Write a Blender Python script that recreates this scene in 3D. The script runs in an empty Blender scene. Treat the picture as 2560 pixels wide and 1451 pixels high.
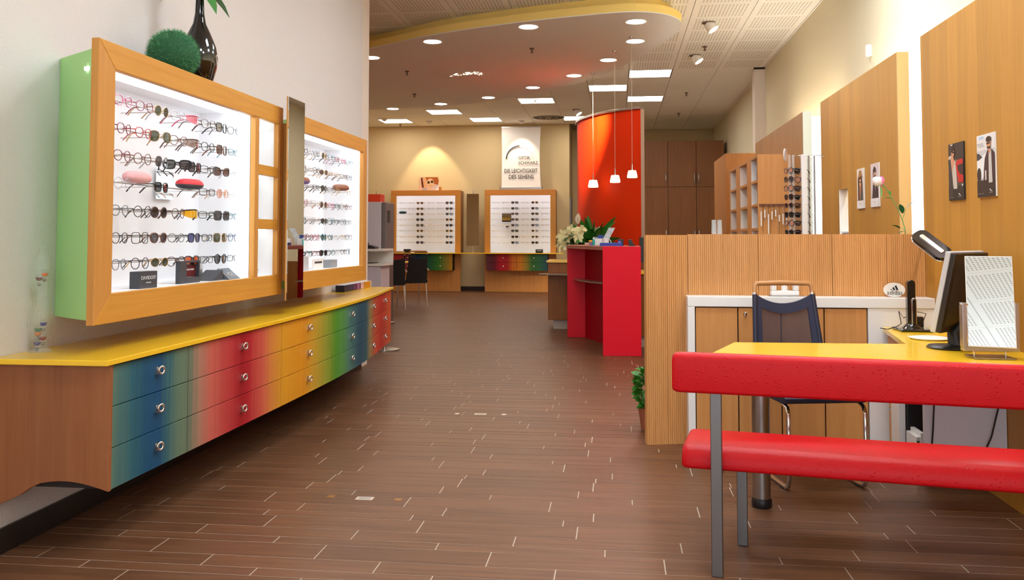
import bpy, math, random
from mathutils import Vector, Matrix, Euler
random.seed(7)
S = bpy.context.scene
COL = S.collection

# ------------------------------------------------------------------ camera, world, exposure
F, HC, PITCH, VX, VY = 2200.0, 1.28, math.radians(2.5), 1544.0, 592.0
PCY = VY - F * math.tan(PITCH)
YAW = math.atan((VX - 1280.0) * math.cos(PITCH) / F)
cd = bpy.data.cameras.new('camera')
cam = bpy.data.objects.new('camera', cd)
COL.objects.link(cam)
S.camera = cam
cd.sensor_fit = 'HORIZONTAL'
cd.sensor_width = 36.0
cd.lens = F / 2560.0 * 36.0
cd.shift_y = -(725.5 - PCY) / 2560.0
cd.clip_end = 200
cam.location = (0, 0, HC)
cam.rotation_euler = (math.pi / 2 + PITCH, 0, YAW)

S.view_settings.view_transform = 'Standard'
S.view_settings.look = 'None'
S.view_settings.gamma = 1.0
S.view_settings.use_curve_mapping = False
S.view_settings.exposure = 0.74
DAY = 1.9        # daylight through the open shop front behind the camera
LAMP = 19.0       # fluorescent ceiling panels
DOWN = 34.0      # canopy downlights
CASE = 3.8       # light strips in the display cases
GLOW = 2.0       # light boxes between the wall panels
TUBE = 34.0       # tubes hidden behind the wall panels
w = bpy.data.worlds.new('world')
S.world = w
w.use_nodes = True
w.node_tree.nodes['Background'].inputs[0].default_value = (0.84, 0.92, 1.0, 1)
w.node_tree.nodes['Background'].inputs[1].default_value = DAY

def spot(name, loc, target, watt, angle, blend=0.6, color=(1, .82, .58), rad=.04):
    l = bpy.data.lights.new(name, 'SPOT')
    l.energy = watt; l.color = color; l.spot_size = math.radians(angle); l.spot_blend = blend
    l.shadow_soft_size = rad
    o = bpy.data.objects.new(name, l)
    o.location = loc
    o.rotation_euler = (Vector(target) - Vector(loc)).to_track_quat('-Z', 'Y').to_euler()
    COL.objects.link(o)

# ------------------------------------------------------------------ photo pixel -> world point on a real plane
_fw0 = Vector((-math.sin(YAW), math.cos(YAW), 0)); _R = Vector((math.cos(YAW), math.sin(YAW), 0))
_fw = _fw0 * math.cos(PITCH) + Vector((0, 0, math.sin(PITCH))); _U = _R.cross(_fw)
def _ray(px, py): return _fw + _R * ((px - 1280.0) / F) - _U * ((py - PCY) / F)
def zp(px, py, z): r = _ray(px, py); return Vector((0, 0, HC)) + r * ((z - HC) / r.z)
def yp(px, py, y): r = _ray(px, py); return Vector((0, 0, HC)) + r * (y / r.y)
def xp(px, py, x): r = _ray(px, py); return Vector((0, 0, HC)) + r * (x / r.x)

# ------------------------------------------------------------------ mesh builder
class MB:
    def __init__(s): s.v = []; s.f = []; s.m = []
    def add(s, vs, fs, m=0):
        b = len(s.v); s.v += [tuple(v) for v in vs]
        s.f += [tuple(b + i for i in f) for f in fs]; s.m += [m] * len(fs); return s
    def box(s, x0, x1, y0, y1, z0, z1, m=0):
        x0, x1 = min(x0, x1), max(x0, x1); y0, y1 = min(y0, y1), max(y0, y1); z0, z1 = min(z0, z1), max(z0, z1)
        v = [(x, y, z) for z in (z0, z1) for y in (y0, y1) for x in (x0, x1)]
        return s.add(v, [(0, 2, 3, 1), (4, 5, 7, 6), (0, 1, 5, 4), (2, 6, 7, 3), (0, 4, 6, 2), (1, 3, 7, 5)], m)
    def obox(s, c, u, v, w, m=0):
        c, u, v, w = map(Vector, (c, u, v, w))
        vs = [c + u * i + v * j + w * k for k in (-.5, .5) for j in (-.5, .5) for i in (-.5, .5)]
        fl = u.cross(v).dot(w) < 0
        fs = [(0, 2, 3, 1), (4, 5, 7, 6), (0, 1, 5, 4), (2, 6, 7, 3), (0, 4, 6, 2), (1, 3, 7, 5)]
        if fl: fs = [f[::-1] for f in fs]
        return s.add(vs, fs, m)
    def poly(s, pts, m=0): return s.add(pts, [tuple(range(len(pts)))], m)
    def extr(s, pts, vec, m=0):
        pts = [Vector(p) for p in pts]; vec = Vector(vec); n = len(pts)
        nr = Vector((0, 0, 0))
        for i in range(n): nr += pts[i].cross(pts[(i + 1) % n])
        if nr.dot(vec) > 0: pts = pts[::-1]
        fs = [tuple(range(n)), tuple(range(2 * n - 1, n - 1, -1))]
        fs += [((i + 1) % n, i, n + i, n + (i + 1) % n) for i in range(n)]
        return s.add(pts + [p + vec for p in pts], fs, m)
    def prism(s, pts, z0, z1, m=0): return s.extr([(p[0], p[1], z0) for p in pts], (0, 0, z1 - z0), m)
    def tube(s, path, r, n=8, closed=False, m=0):
        P = [Vector(p) for p in path]; k = len(P)
        rr = r if isinstance(r, (list, tuple)) else [r] * k
        t0 = (P[1] - P[0]).normalized()
        up = Vector((0, 0, 1)) if abs(t0.z) < .9 else Vector((1, 0, 0))
        nrm = t0.cross(up).normalized(); vs = []; fs = []
        for i in range(k):
            a = P[(i - 1) % k] if (closed or i > 0) else P[i]
            b = P[(i + 1) % k] if (closed or i < k - 1) else P[i]
            t = (b - a).normalized()
            nrm = (nrm - t * nrm.dot(t))
            nrm = nrm.normalized() if nrm.length > 1e-6 else t.orthogonal().normalized()
            bn = t.cross(nrm)
            for j in range(n):
                q = 2 * math.pi * j / n
                vs.append(P[i] + (nrm * math.cos(q) + bn * math.sin(q)) * rr[i])
        for i in range(k if closed else k - 1):
            for j in range(n):
                a = i * n + j; b = i * n + (j + 1) % n; c = ((i + 1) % k) * n + (j + 1) % n; d = ((i + 1) % k) * n + j
                fs.append((a, b, c, d))
        if not closed:
            fs.append(tuple(range(n - 1, -1, -1))); fs.append(tuple(range((k - 1) * n, k * n)))
        return s.add(vs, fs, m)
    def lathe(s, prof, n=24, c=(0, 0, 0), m=0, mat4=None):
        vs = []; fs = []; k = len(prof); c = Vector(c)
        for (r, z) in prof:
            for j in range(n):
                q = 2 * math.pi * j / n
                p = Vector((r * math.cos(q), r * math.sin(q), z))
                vs.append(c + (mat4 @ p if mat4 else p))
        for i in range(k - 1):
            for j in range(n):
                fs.append((i * n + j, i * n + (j + 1) % n, (i + 1) * n + (j + 1) % n, (i + 1) * n + j))
        if prof[0][0] > 1e-5: fs.append(tuple(range(n - 1, -1, -1)))
        if prof[-1][0] > 1e-5: fs.append(tuple(range((k - 1) * n, k * n)))
        return s.add(vs, fs, m)
    def ell(s, c, rad, nu=16, nv=10, m=0):
        prof = [(max(1e-6, math.sin(math.pi * i / nv)), -math.cos(math.pi * i / nv)) for i in range(nv + 1)]
        return s.lathe(prof, nu, c, m, Matrix.Diagonal(Vector(rad)))
    def leaf(s, base, d, length, width, droop=.3, m=0, n=5, fold=.15, roll=0):
        base = Vector(base); d = Vector(d).normalized()
        side = d.cross(Vector((0, 0, 1)))
        side = side.normalized() if side.length > 1e-4 else Vector((1, 0, 0))
        if roll: side = Matrix.Rotation(roll, 3, d) @ side
        vs = []; fs = []
        for i in range(n + 1):
            t = i / n
            p = base + d * length * t - Vector((0, 0, 1)) * droop * length * t * t
            wd = width * .5 * (math.sin(math.pi * min(1, t * .92 + .06)) ** .8)
            if i == n: wd = 0.0005
            upv = side.cross(d)
            vs += [p - side * wd + upv * wd * fold, p, p + side * wd + upv * wd * fold]
        for i in range(n):
            a = i * 3
            fs += [(a, a + 1, a + 4, a + 3), (a + 1, a + 2, a + 5, a + 4)]
        return s.add(vs, fs, m)
    def mesh(s, name, org=(0, 0, 0), smooth=None):
        me = bpy.data.meshes.new(name); o = Vector(org)
        me.from_pydata([tuple(Vector(v) - o) for v in s.v], [], s.f)
        me.polygons.foreach_set('material_index', s.m)
        if smooth is not None:
            me.polygons.foreach_set('use_smooth', [True] * len(me.polygons))
            me.set_sharp_from_angle(angle=math.radians(smooth))
        me.update()
        return me

ORG = {}
def tag(o, label=None, cat=None, group=None, kind=None):
    if label: o['label'] = label
    if cat: o['category'] = cat
    if group: o['group'] = group
    if kind: o['kind'] = kind
    return o
def thing(name, label, cat, loc, group=None):
    o = bpy.data.objects.new(name, None); o.empty_display_size = .05
    COL.objects.link(o); o.location = loc; ORG[o.name] = Vector(loc)
    return tag(o, label, cat, group)
def link(name, me, mats, parent=None, bevel=0, seg=2):
    o = bpy.data.objects.new(name, me); COL.objects.link(o)
    for m in (mats if isinstance(mats, (list, tuple)) else [mats]):
        if len(me.materials) < (len(mats) if isinstance(mats, (list, tuple)) else 1): me.materials.append(m)
    if parent: o.parent = parent
    if bevel:
        b = o.modifiers.new('bevel', 'BEVEL'); b.width = bevel; b.segments = seg; b.limit_method = 'ANGLE'; b.angle_limit = math.radians(40)
        b.harden_normals = False
    return o
def part(name, mb, mats, parent, bevel=0, smooth=None, seg=2, label=None, kind=None):
    org = ORG[parent.name] if parent else Vector((0, 0, 0))
    o = link(name, mb.mesh(name, org, smooth), mats, parent, bevel, seg)
    ORG[o.name] = org
    return tag(o, label, None, None, kind)
def single(name, mb, mats, label, cat, loc, group=None, bevel=0, smooth=None, seg=2, kind=None):
    o = link(name, mb.mesh(name, loc, smooth), mats, None, bevel, seg)
    o.location = loc; ORG[o.name] = Vector(loc)
    return tag(o, label, cat, group, kind)
def struct(name, mb, mats, bevel=0, smooth=None):
    o = link(name, mb.mesh(name, (0, 0, 0), smooth), mats, None, bevel); ORG[o.name] = Vector((0, 0, 0))
    o['kind'] = 'structure'; return o

# ------------------------------------------------------------------ materials
def L(c):
    c = c / 255.0
    return c / 12.92 if c <= .04045 else ((c + .055) / 1.055) ** 2.4
def RGB(r, g, b): return (L(r), L(g), L(b), 1)
MATS = {}
def new_mat(name):
    m = bpy.data.materials.new(name); m.use_nodes = True
    nt = m.node_tree; b = nt.nodes['Principled BSDF']
    return m, nt, b
def N(nt, t, **kw):
    n = nt.nodes.new(t)
    for k, v in kw.items():
        if k.startswith('i_'): n.inputs[int(k[2:])].default_value = v
        else: setattr(n, k, v)
    return n
def M(name, col, rough=.5, metal=0, bump=0, bscale=200, coat=0, emit=0, trans=0, alpha=1, spec=None, vary=0, ior=None):
    if name in MATS: return MATS[name]
    m, nt, b = new_mat(name)
    b.inputs['Base Color'].default_value = RGB(*col)
    b.inputs['Roughness'].default_value = rough; b.inputs['Metallic'].default_value = metal
    if coat: b.inputs['Coat Weight'].default_value = coat; b.inputs['Coat Roughness'].default_value = .08
    if spec is not None: b.inputs['Specular IOR Level'].default_value = spec
    if emit: b.inputs['Emission Color'].default_value = RGB(*col); b.inputs['Emission Strength'].default_value = emit
    if trans: b.inputs['Transmission Weight'].default_value = trans
    if ior: b.inputs['IOR'].default_value = ior
    if alpha < 1: b.inputs['Alpha'].default_value = alpha
    if bump or vary:
        tc = N(nt, 'ShaderNodeTexCoord'); nz = N(nt, 'ShaderNodeTexNoise')
        nz.inputs['Scale'].default_value = bscale; nz.inputs['Detail'].default_value = 4
        nt.links.new(tc.outputs['Object'], nz.inputs['Vector'])
        if bump:
            bp = N(nt, 'ShaderNodeBump'); bp.inputs['Strength'].default_value = bump; bp.inputs['Distance'].default_value = .01
            nt.links.new(nz.outputs['Fac'], bp.inputs['Height']); nt.links.new(bp.outputs[0], b.inputs['Normal'])
        if vary:
            hs = N(nt, 'ShaderNodeHueSaturation'); hs.inputs['Color'].default_value = RGB(*col)
            mr = N(nt, 'ShaderNodeMapRange'); mr.inputs[3].default_value = 1 - vary; mr.inputs[4].default_value = 1 + vary
            nt.links.new(nz.outputs['Fac'], mr.inputs[0]); nt.links.new(mr.outputs[0], hs.inputs['Value'])
            nt.links.new(hs.outputs[0], b.inputs['Base Color'])
    MATS[name] = m
    return m
def wood(name, c1, c2, axis='z', strip=0, saxis='y', rough=.45, var=.1, fine=1.0, coat=.0):
    m, nt, b = new_mat(name)
    tc = N(nt, 'ShaderNodeTexCoord'); mp = N(nt, 'ShaderNodeMapping')
    sc = {'x': (1.2, 30, 30), 'y': (30, 1.2, 30), 'z': (30, 30, 1.2)}[axis]
    mp.inputs['Scale'].default_value = [q * fine for q in sc]
    nt.links.new(tc.outputs['Object'], mp.inputs['Vector'])
    nz = N(nt, 'ShaderNodeTexNoise'); nz.inputs['Scale'].default_value = 1.6; nz.inputs['Detail'].default_value = 6; nz.inputs['Roughness'].default_value = .6
    nt.links.new(mp.outputs[0], nz.inputs['Vector'])
    cr = N(nt, 'ShaderNodeValToRGB')
    cr.color_ramp.elements[0].position = .3; cr.color_ramp.elements[0].color = RGB(*c2)
    cr.color_ramp.elements[1].position = .7; cr.color_ramp.elements[1].color = RGB(*c1)
    nt.links.new(nz.outputs['Fac'], cr.inputs[0])
    out = cr.outputs[0]
    if strip:
        sx = N(nt, 'ShaderNodeSeparateXYZ'); nt.links.new(tc.outputs['Object'], sx.inputs[0])
        dv = N(nt, 'ShaderNodeMath', operation='DIVIDE'); dv.inputs[1].default_value = strip
        nt.links.new(sx.outputs['XYZ'.index(saxis.upper())], dv.inputs[0])
        fl = N(nt, 'ShaderNodeMath', operation='FLOOR'); nt.links.new(dv.outputs[0], fl.inputs[0])
        wn = N(nt, 'ShaderNodeTexWhiteNoise', noise_dimensions='1D'); nt.links.new(fl.outputs[0], wn.inputs['W'])
        mr = N(nt, 'ShaderNodeMapRange'); mr.inputs[3].default_value = 1 - var; mr.inputs[4].default_value = 1 + var
        nt.links.new(wn.outputs['Value'], mr.inputs[0])
        hs = N(nt, 'ShaderNodeHueSaturation'); nt.links.new(out, hs.inputs['Color']); nt.links.new(mr.outputs[0], hs.inputs['Value'])
        out = hs.outputs[0]
    nt.links.new(out, b.inputs['Base Color'])
    b.inputs['Roughness'].default_value = rough
    b.inputs['Specular IOR Level'].default_value = .35
    MATS[name] = m
    return m
def emitter(name, col, strength):
    m, nt, b = new_mat(name)
    e = N(nt, 'ShaderNodeEmission'); e.inputs[0].default_value = RGB(*col); e.inputs[1].default_value = strength
    nt.links.new(e.outputs[0], nt.nodes['Material Output'].inputs[0])
    MATS[name] = m; return m
def tinted(name, col, opacity, rough=.05):
    "thin tinted lens: part clear, part glossy colour"
    m, nt, b = new_mat(name)
    b.inputs['Base Color'].default_value = RGB(*col); b.inputs['Roughness'].default_value = rough
    b.inputs['Coat Weight'].default_value = .5
    t = N(nt, 'ShaderNodeBsdfTransparent'); mx = N(nt, 'ShaderNodeMixShader'); mx.inputs[0].default_value = opacity
    nt.links.new(t.outputs[0], mx.inputs[1]); nt.links.new(b.outputs[0], mx.inputs[2])
    nt.links.new(mx.outputs[0], nt.nodes['Material Output'].inputs[0])
    MATS[name] = m; return m

plaster = M('rough_cream_plaster', (222, 218, 216), .9, bump=.35, bscale=90)
plaster_s = M('smooth_cream_paint', (220, 196, 150), .85, bump=.05, bscale=150)
plaster_r = M('pale_cream_paint', (228, 220, 192), .85, bump=.05, bscale=150)
white = M('white_laminate', (242, 240, 236), .35)
whitein = M('white_case_lining', (246, 246, 248), .5)
whitem = M('matt_white', (232, 222, 212), .7)
beech = wood('beech_veneer', (196, 142, 60), (184, 128, 46), 'z', .135, 'y', var=.10)
beechx = wood('beech_frame', (212, 154, 66), (198, 138, 52), 'y', 0, var=.05)
beechz = wood('beech_frame_upright', (208, 148, 72), (194, 132, 58), 'z', 0)
beechlat = wood('beech_frame_across', (214, 142, 68), (198, 124, 52), 'x', 0)
beechd = wood('beech_door', (218, 156, 92), (206, 140, 74), 'z', .2, 'x', var=.04, fine=.7)
ribwood = wood('ribbed_beech', (222, 164, 102), (206, 146, 82), 'z', .16, 'x', var=.06)
sidewood = wood('pear_wood_side', (158, 98, 58), (138, 80, 44), 'z', .16, 'x', var=.08, fine=.5)
walnut = wood('brown_cabinet_wood', (148, 98, 56), (130, 82, 44), 'z', .35, 'x', var=.05, fine=.7)
counterwood = wood('brown_counter_wood', (150, 92, 36), (132, 76, 26), 'z', 0)
yellow = M('yellow_lacquer', (248, 198, 36), .24, coat=.15)
yellowp = M('yellow_paint', (255, 224, 132), .7)
green = M('light_green_paint', (174, 220, 146), .75, spec=.2)
darkgap = M('dark_shadow_gap', (40, 28, 22), .8)
black = M('black_plastic', (22, 21, 22), .4)
blackgl = M('gloss_black', (12, 10, 12), .08, coat=.6)
greyd = M('dark_grey_card', (62, 64, 70), .5)
chrome = M('chrome', (225, 222, 220), .12, metal=1)
steel = M('brushed_steel', (170, 165, 160), .32, metal=1)
steeld = M('dull_square_steel', (128, 124, 122), .38, metal=1)
alu = M('satin_aluminium', (196, 192, 190), .35, metal=1)
mirrorm = M('mirror_glass', (235, 238, 236), .01, metal=1)
glassm = M('clear_glass', (255, 255, 255), .0, trans=1, ior=1.45)
acry = tinted('clear_acrylic', (225, 235, 238), .22)
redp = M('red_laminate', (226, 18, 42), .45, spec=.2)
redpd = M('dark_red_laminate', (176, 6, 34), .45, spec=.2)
redbrown = M('red_counter_edge', (190, 110, 96), .4)
navy = M('dark_blue_fabric', (44, 46, 70), .75, bump=.2, bscale=900)
blackfab = M('black_fabric', (24, 23, 26), .8, bump=.2, bscale=700)
rodm = M('thin_silver_rod', (190, 186, 180), .3, metal=1)
grout = M('grey_grout', (190, 172, 154), .8)
lampm = emitter('lamp_diffuser', (238, 246, 255), LAMP)
lampr = emitter('lamp_diffuser_warm', (255, 246, 232), LAMP * .5)
downm = emitter('downlight_lens', (255, 240, 224), DOWN)
casem = emitter('case_light_strip', (240, 246, 255), CASE)
glowm = emitter('frosted_light_box', (236, 246, 250), GLOW)
tubem = emitter('hidden_light_tube', (255, 246, 222), TUBE)
shadem = emitter('pendant_shade_glow', (255, 232, 190), 3.2)

def leather():
    m, nt, b = new_mat('red_ostrich_leather')
    tc = N(nt, 'ShaderNodeTexCoord')
    vo = N(nt, 'ShaderNodeTexVoronoi'); vo.inputs['Scale'].default_value = 62; vo.inputs['Randomness'].default_value = .75
    nz = N(nt, 'ShaderNodeTexNoise'); nz.inputs['Scale'].default_value = 260
    nt.links.new(tc.outputs['Object'], vo.inputs['Vector']); nt.links.new(tc.outputs['Object'], nz.inputs['Vector'])
    mr = N(nt, 'ShaderNodeMapRange'); mr.inputs[1].default_value = 0; mr.inputs[2].default_value = .28; mr.inputs[3].default_value = 1; mr.inputs[4].default_value = 0
    nt.links.new(vo.outputs['Distance'], mr.inputs[0])
    mg = N(nt, 'ShaderNodeMath', operation='MULTIPLY_ADD'); mg.inputs[1].default_value = .12
    nt.links.new(nz.outputs['Fac'], mg.inputs[0]); nt.links.new(mr.outputs[0], mg.inputs[2])
    bp = N(nt, 'ShaderNodeBump'); bp.inputs['Strength'].default_value = .35; bp.inputs['Distance'].default_value = .004
    nt.links.new(mg.outputs[0], bp.inputs['Height']); nt.links.new(bp.outputs[0], b.inputs['Normal'])
    b.inputs['Base Color'].default_value = RGB(198, 4, 16); b.inputs['Roughness'].default_value = .45; b.inputs['Specular IOR Level'].default_value = .25
    return m
leatherm = leather()

def tile_mat():
    m, nt, b = new_mat('brown_plank_tile')
    oi = N(nt, 'ShaderNodeObjectInfo'); gm = N(nt, 'ShaderNodeNewGeometry')
    mp = N(nt, 'ShaderNodeMapping'); mp.inputs['Scale'].default_value = (1.5, 26, 1)
    nt.links.new(gm.outputs['Position'], mp.inputs['Vector'])
    nz = N(nt, 'ShaderNodeTexNoise'); nz.inputs['Scale'].default_value = 1.5; nz.inputs['Detail'].default_value = 5
    nt.links.new(mp.outputs[0], nz.inputs['Vector'])
    cr = N(nt, 'ShaderNodeValToRGB')
    cr.color_ramp.elements[0].position = .25; cr.color_ramp.elements[0].color = RGB(90, 58, 38)
    cr.color_ramp.elements[1].position = .75; cr.color_ramp.elements[1].color = RGB(122, 82, 54)
    nt.links.new(nz.outputs['Fac'], cr.inputs[0])
    wn = N(nt, 'ShaderNodeTexWhiteNoise', noise_dimensions='1D')
    rp = N(nt, 'ShaderNodeMath', operation='ADD')
    nt.links.new(oi.outputs['Random'], rp.inputs[0]); nt.links.new(gm.outputs['Random Per Island'], rp.inputs[1])
    nt.links.new(rp.outputs[0], wn.inputs['W'])
    mr = N(nt, 'ShaderNodeMapRange'); mr.inputs[3].default_value = .86; mr.inputs[4].default_value = 1.12
    nt.links.new(wn.outputs['Value'], mr.inputs[0])
    hs = N(nt, 'ShaderNodeHueSaturation'); nt.links.new(cr.outputs[0], hs.inputs['Color']); nt.links.new(mr.outputs[0], hs.inputs['Value'])
    nt.links.new(hs.outputs[0], b.inputs['Base Color'])
    b.inputs['Roughness'].default_value = .4; b.inputs['Specular IOR Level'].default_value = .36
    bp = N(nt, 'ShaderNodeBump'); bp.inputs['Strength'].default_value = .12; bp.inputs['Distance'].default_value = .004
    nt.links.new(nz.outputs['Fac'], bp.inputs['Height']); nt.links.new(bp.outputs[0], b.inputs['Normal'])
    return m
tilem = tile_mat()

def perforated():
    m, nt, b = new_mat('perforated_ceiling_board')
    tc = N(nt, 'ShaderNodeTexCoord'); sx = N(nt, 'ShaderNodeSeparateXYZ'); nt.links.new(tc.outputs['Object'], sx.inputs[0])
    def cyc(i, per):
        a = N(nt, 'ShaderNodeMath', operation='DIVIDE'); a.inputs[1].default_value = per; nt.links.new(sx.outputs[i], a.inputs[0])
        f = N(nt, 'ShaderNodeMath', operation='FRACT'); nt.links.new(a.outputs[0], f.inputs[0])
        c = N(nt, 'ShaderNodeMath', operation='SUBTRACT'); c.inputs[1].default_value = .5; nt.links.new(f.outputs[0], c.inputs[0])
        return c
    cx_, cy_ = cyc(0, .04), cyc(1, .04)
    px_ = N(nt, 'ShaderNodeMath', operation='MULTIPLY'); nt.links.new(cx_.outputs[0], px_.inputs[0]); nt.links.new(cx_.outputs[0], px_.inputs[1])
    py_ = N(nt, 'ShaderNodeMath', operation='MULTIPLY_ADD'); nt.links.new(cy_.outputs[0], py_.inputs[0]); nt.links.new(cy_.outputs[0], py_.inputs[1]); nt.links.new(px_.outputs[0], py_.inputs[2])
    lt = N(nt, 'ShaderNodeMath', operation='LESS_THAN'); lt.inputs[1].default_value = .055; nt.links.new(py_.outputs[0], lt.inputs[0])
    def inside(i, lim):
        a = N(nt, 'ShaderNodeMath', operation='ABSOLUTE'); nt.links.new(sx.outputs[i], a.inputs[0])
        c = N(nt, 'ShaderNodeMath', operation='LESS_THAN'); c.inputs[1].default_value = lim; nt.links.new(a.outputs[0], c.inputs[0]); return c
    i1, i2 = inside(0, .275), inside(1, .275)
    m1 = N(nt, 'ShaderNodeMath', operation='MULTIPLY'); nt.links.new(i1.outputs[0], m1.inputs[0]); nt.links.new(i2.outputs[0], m1.inputs[1])
    m2 = N(nt, 'ShaderNodeMath', operation='MULTIPLY'); nt.links.new(m1.outputs[0], m2.inputs[0]); nt.links.new(lt.outputs[0], m2.inputs[1])
    mx = N(nt, 'ShaderNodeMix', data_type='RGBA'); nt.links.new(m2.outputs[0], mx.inputs[0])
    mx.inputs[6].default_value = RGB(250, 249, 246); mx.inputs[7].default_value = RGB(158, 146, 134)
    nt.links.new(mx.outputs[2], b.inputs['Base Color']); b.inputs['Roughness'].default_value = .85
    return m
perfm = perforated()
ceilm = M('white_ceiling_board', (250, 249, 246), .85)
canopym = M('textured_canopy_underside', (240, 242, 244), .9, bump=.5, bscale=60)

def ramp_mat(name, stops, axis, a, b_, scale=160):
    "stained timber front whose stain runs through the colours along the row"
    m, nt, b = new_mat(name)
    gm = N(nt, 'ShaderNodeNewGeometry'); sx = N(nt, 'ShaderNodeSeparateXYZ'); nt.links.new(gm.outputs['Position'], sx.inputs[0])
    mr = N(nt, 'ShaderNodeMapRange'); mr.inputs[1].default_value = a; mr.inputs[2].default_value = b_
    nt.links.new(sx.outputs['XYZ'.index(axis)], mr.inputs[0])
    nz = N(nt, 'ShaderNodeTexNoise'); nz.inputs['Scale'].default_value = 1; nz.inputs['Detail'].default_value = 5
    mp = N(nt, 'ShaderNodeMapping'); mp.inputs['Scale'].default_value = (40, 40, 1.0) if axis == 'Y' else (40, 40, 1.0)
    nt.links.new(gm.outputs['Position'], mp.inputs['Vector']); nt.links.new(mp.outputs[0], nz.inputs['Vector'])
    ad = N(nt, 'ShaderNodeMath', operation='MULTIPLY_ADD'); ad.inputs[1].default_value = .03
    sb = N(nt, 'ShaderNodeMath', operation='SUBTRACT'); sb.inputs[1].default_value = .5; nt.links.new(nz.outputs['Fac'], sb.inputs[0])
    nt.links.new(sb.outputs[0], ad.inputs[0]); nt.links.new(mr.outputs[0], ad.inputs[2])
    def ramp(st):
        cr = N(nt, 'ShaderNodeValToRGB'); el = cr.color_ramp.elements
        for i, (p, c) in enumerate(st):
            t = min(1, max(0, (p - a) / (b_ - a)))
            e = el[i] if i < 2 else el.new(t)
            e.position = t; e.color = RGB(*c)
        nt.links.new(ad.outputs[0], cr.inputs[0]); return cr
    stops = sorted(stops)
    if len(stops) <= 30:
        out = ramp(stops).outputs[0]
    hs = N(nt, 'ShaderNodeHueSaturation'); nt.links.new(out, hs.inputs['Color'])
    m3 = N(nt, 'ShaderNodeMapRange'); m3.inputs[3].default_value = .58; m3.inputs[4].default_value = .98
    nz2 = N(nt, 'ShaderNodeTexNoise'); nz2.inputs['Scale'].default_value = 1; mp2 = N(nt, 'ShaderNodeMapping'); mp2.inputs['Scale'].default_value = (scale, scale, .8)
    nt.links.new(gm.outputs['Position'], mp2.inputs['Vector']); nt.links.new(mp2.outputs[0], nz2.inputs['Vector'])
    nt.links.new(nz2.outputs['Fac'], m3.inputs[0]); nt.links.new(m3.outputs[0], hs.inputs['Value'])
    nt.links.new(hs.outputs[0], b.inputs['Base Color'])
    bp = N(nt, 'ShaderNodeBump'); bp.inputs['Strength'].default_value = .3; bp.inputs['Distance'].default_value = .003
    nt.links.new(nz2.outputs['Fac'], bp.inputs['Height']); nt.links.new(bp.outputs[0], b.inputs['Normal'])
    b.inputs['Roughness'].default_value = .45; b.inputs['Specular IOR Level'].default_value = .25
    return m

def text(body, size, loc, rot, mat, parent, name='lettering', align='CENTER', depth=.0006, bold=0):
    c = bpy.data.curves.new('tmp', 'FONT'); c.body = body; c.size = size; c.extrude = depth; c.align_x = align; c.align_y = 'CENTER'
    c.resolution_u = 3; c.offset = bold
    o = bpy.data.objects.new('tmp', c); COL.objects.link(o)
    bpy.context.view_layer.update()
    me = bpy.data.meshes.new_from_object(o.evaluated_get(bpy.context.evaluated_depsgraph_get()))
    bpy.data.objects.remove(o)
    me.name = name
    me.transform(Matrix.Translation(Vector(loc) - ORG[parent.name]) @ Euler(rot).to_matrix().to_4x4())
    me.materials.clear(); me.materials.append(mat)
    p = bpy.data.objects.new(name, me); COL.objects.link(p); p.parent = parent; ORG[p.name] = ORG[parent.name]
    return p

exec_parts = []
# ================================================================== SETTING
XW, XR, ZC, YB = -2.48, 2.31, 3.94, 20.7
struct('wall_left', MB().box(-2.62, XW, -3.9, 8.35, 0, ZC + .05), plaster)
struct('trim_1', MB().box(-2.62, -2.505, 8.35, 8.66, 0, ZC + .05), whitem)          # end of the left wall
struct('wall_left_return', MB().box(-6.7, -2.62, 8.35, 8.66, 0, ZC + .05), plaster_s)
struct('wall_left_rear', MB().box(-6.7, -6.6, 8.66, 20.8, 0, ZC + .05), plaster_s)
struct('wall_right', MB().box(XR, 2.45, -3.9, 14.1, 0, ZC + .05), plaster_r)
struct('wall_right_rear', MB().box(2.37, 2.5, 14.1, 22.2, 0, ZC + .05), plaster_r)
struct('trim_2', MB().box(2.15, 2.37, 14.1, 14.35, 0, ZC), whitem, .004)            # boxed pillar
struct('trim_3', MB().box(2.14, 2.31, 14.085, 14.099, ZC - .03, ZC), darkgap)
struct('wall_back', MB().box(-6.7, -1.12, YB, YB + .12, 0, ZC + .05), plaster_s)
struct('wall_back_step', MB().box(-1.22, -1.12, YB + .12, 22.1, 0, ZC + .05), plaster_s)
struct('wall_back_recess', MB().box(-1.12, 2.5, 22.1, 22.2, 0, ZC + .05), plaster_s)
struct('trim_4', MB().box(-1.119, -1.09, 20.78, 21.5, 0, 2.2), M('grey_door_frame', (150, 144, 150), .6))
struct('baseboard_left', MB().box(XW, XW + .012, -3.9, 8.35, 0, .105), M('black_skirting_tile', (34, 24, 20), .3), .002)
struct('baseboard_back', MB().box(-6.5, -1.13, YB - .014, YB, 0, .10), M('dark_brown_skirting_tile', (52, 36, 28), .35), .002)

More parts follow.
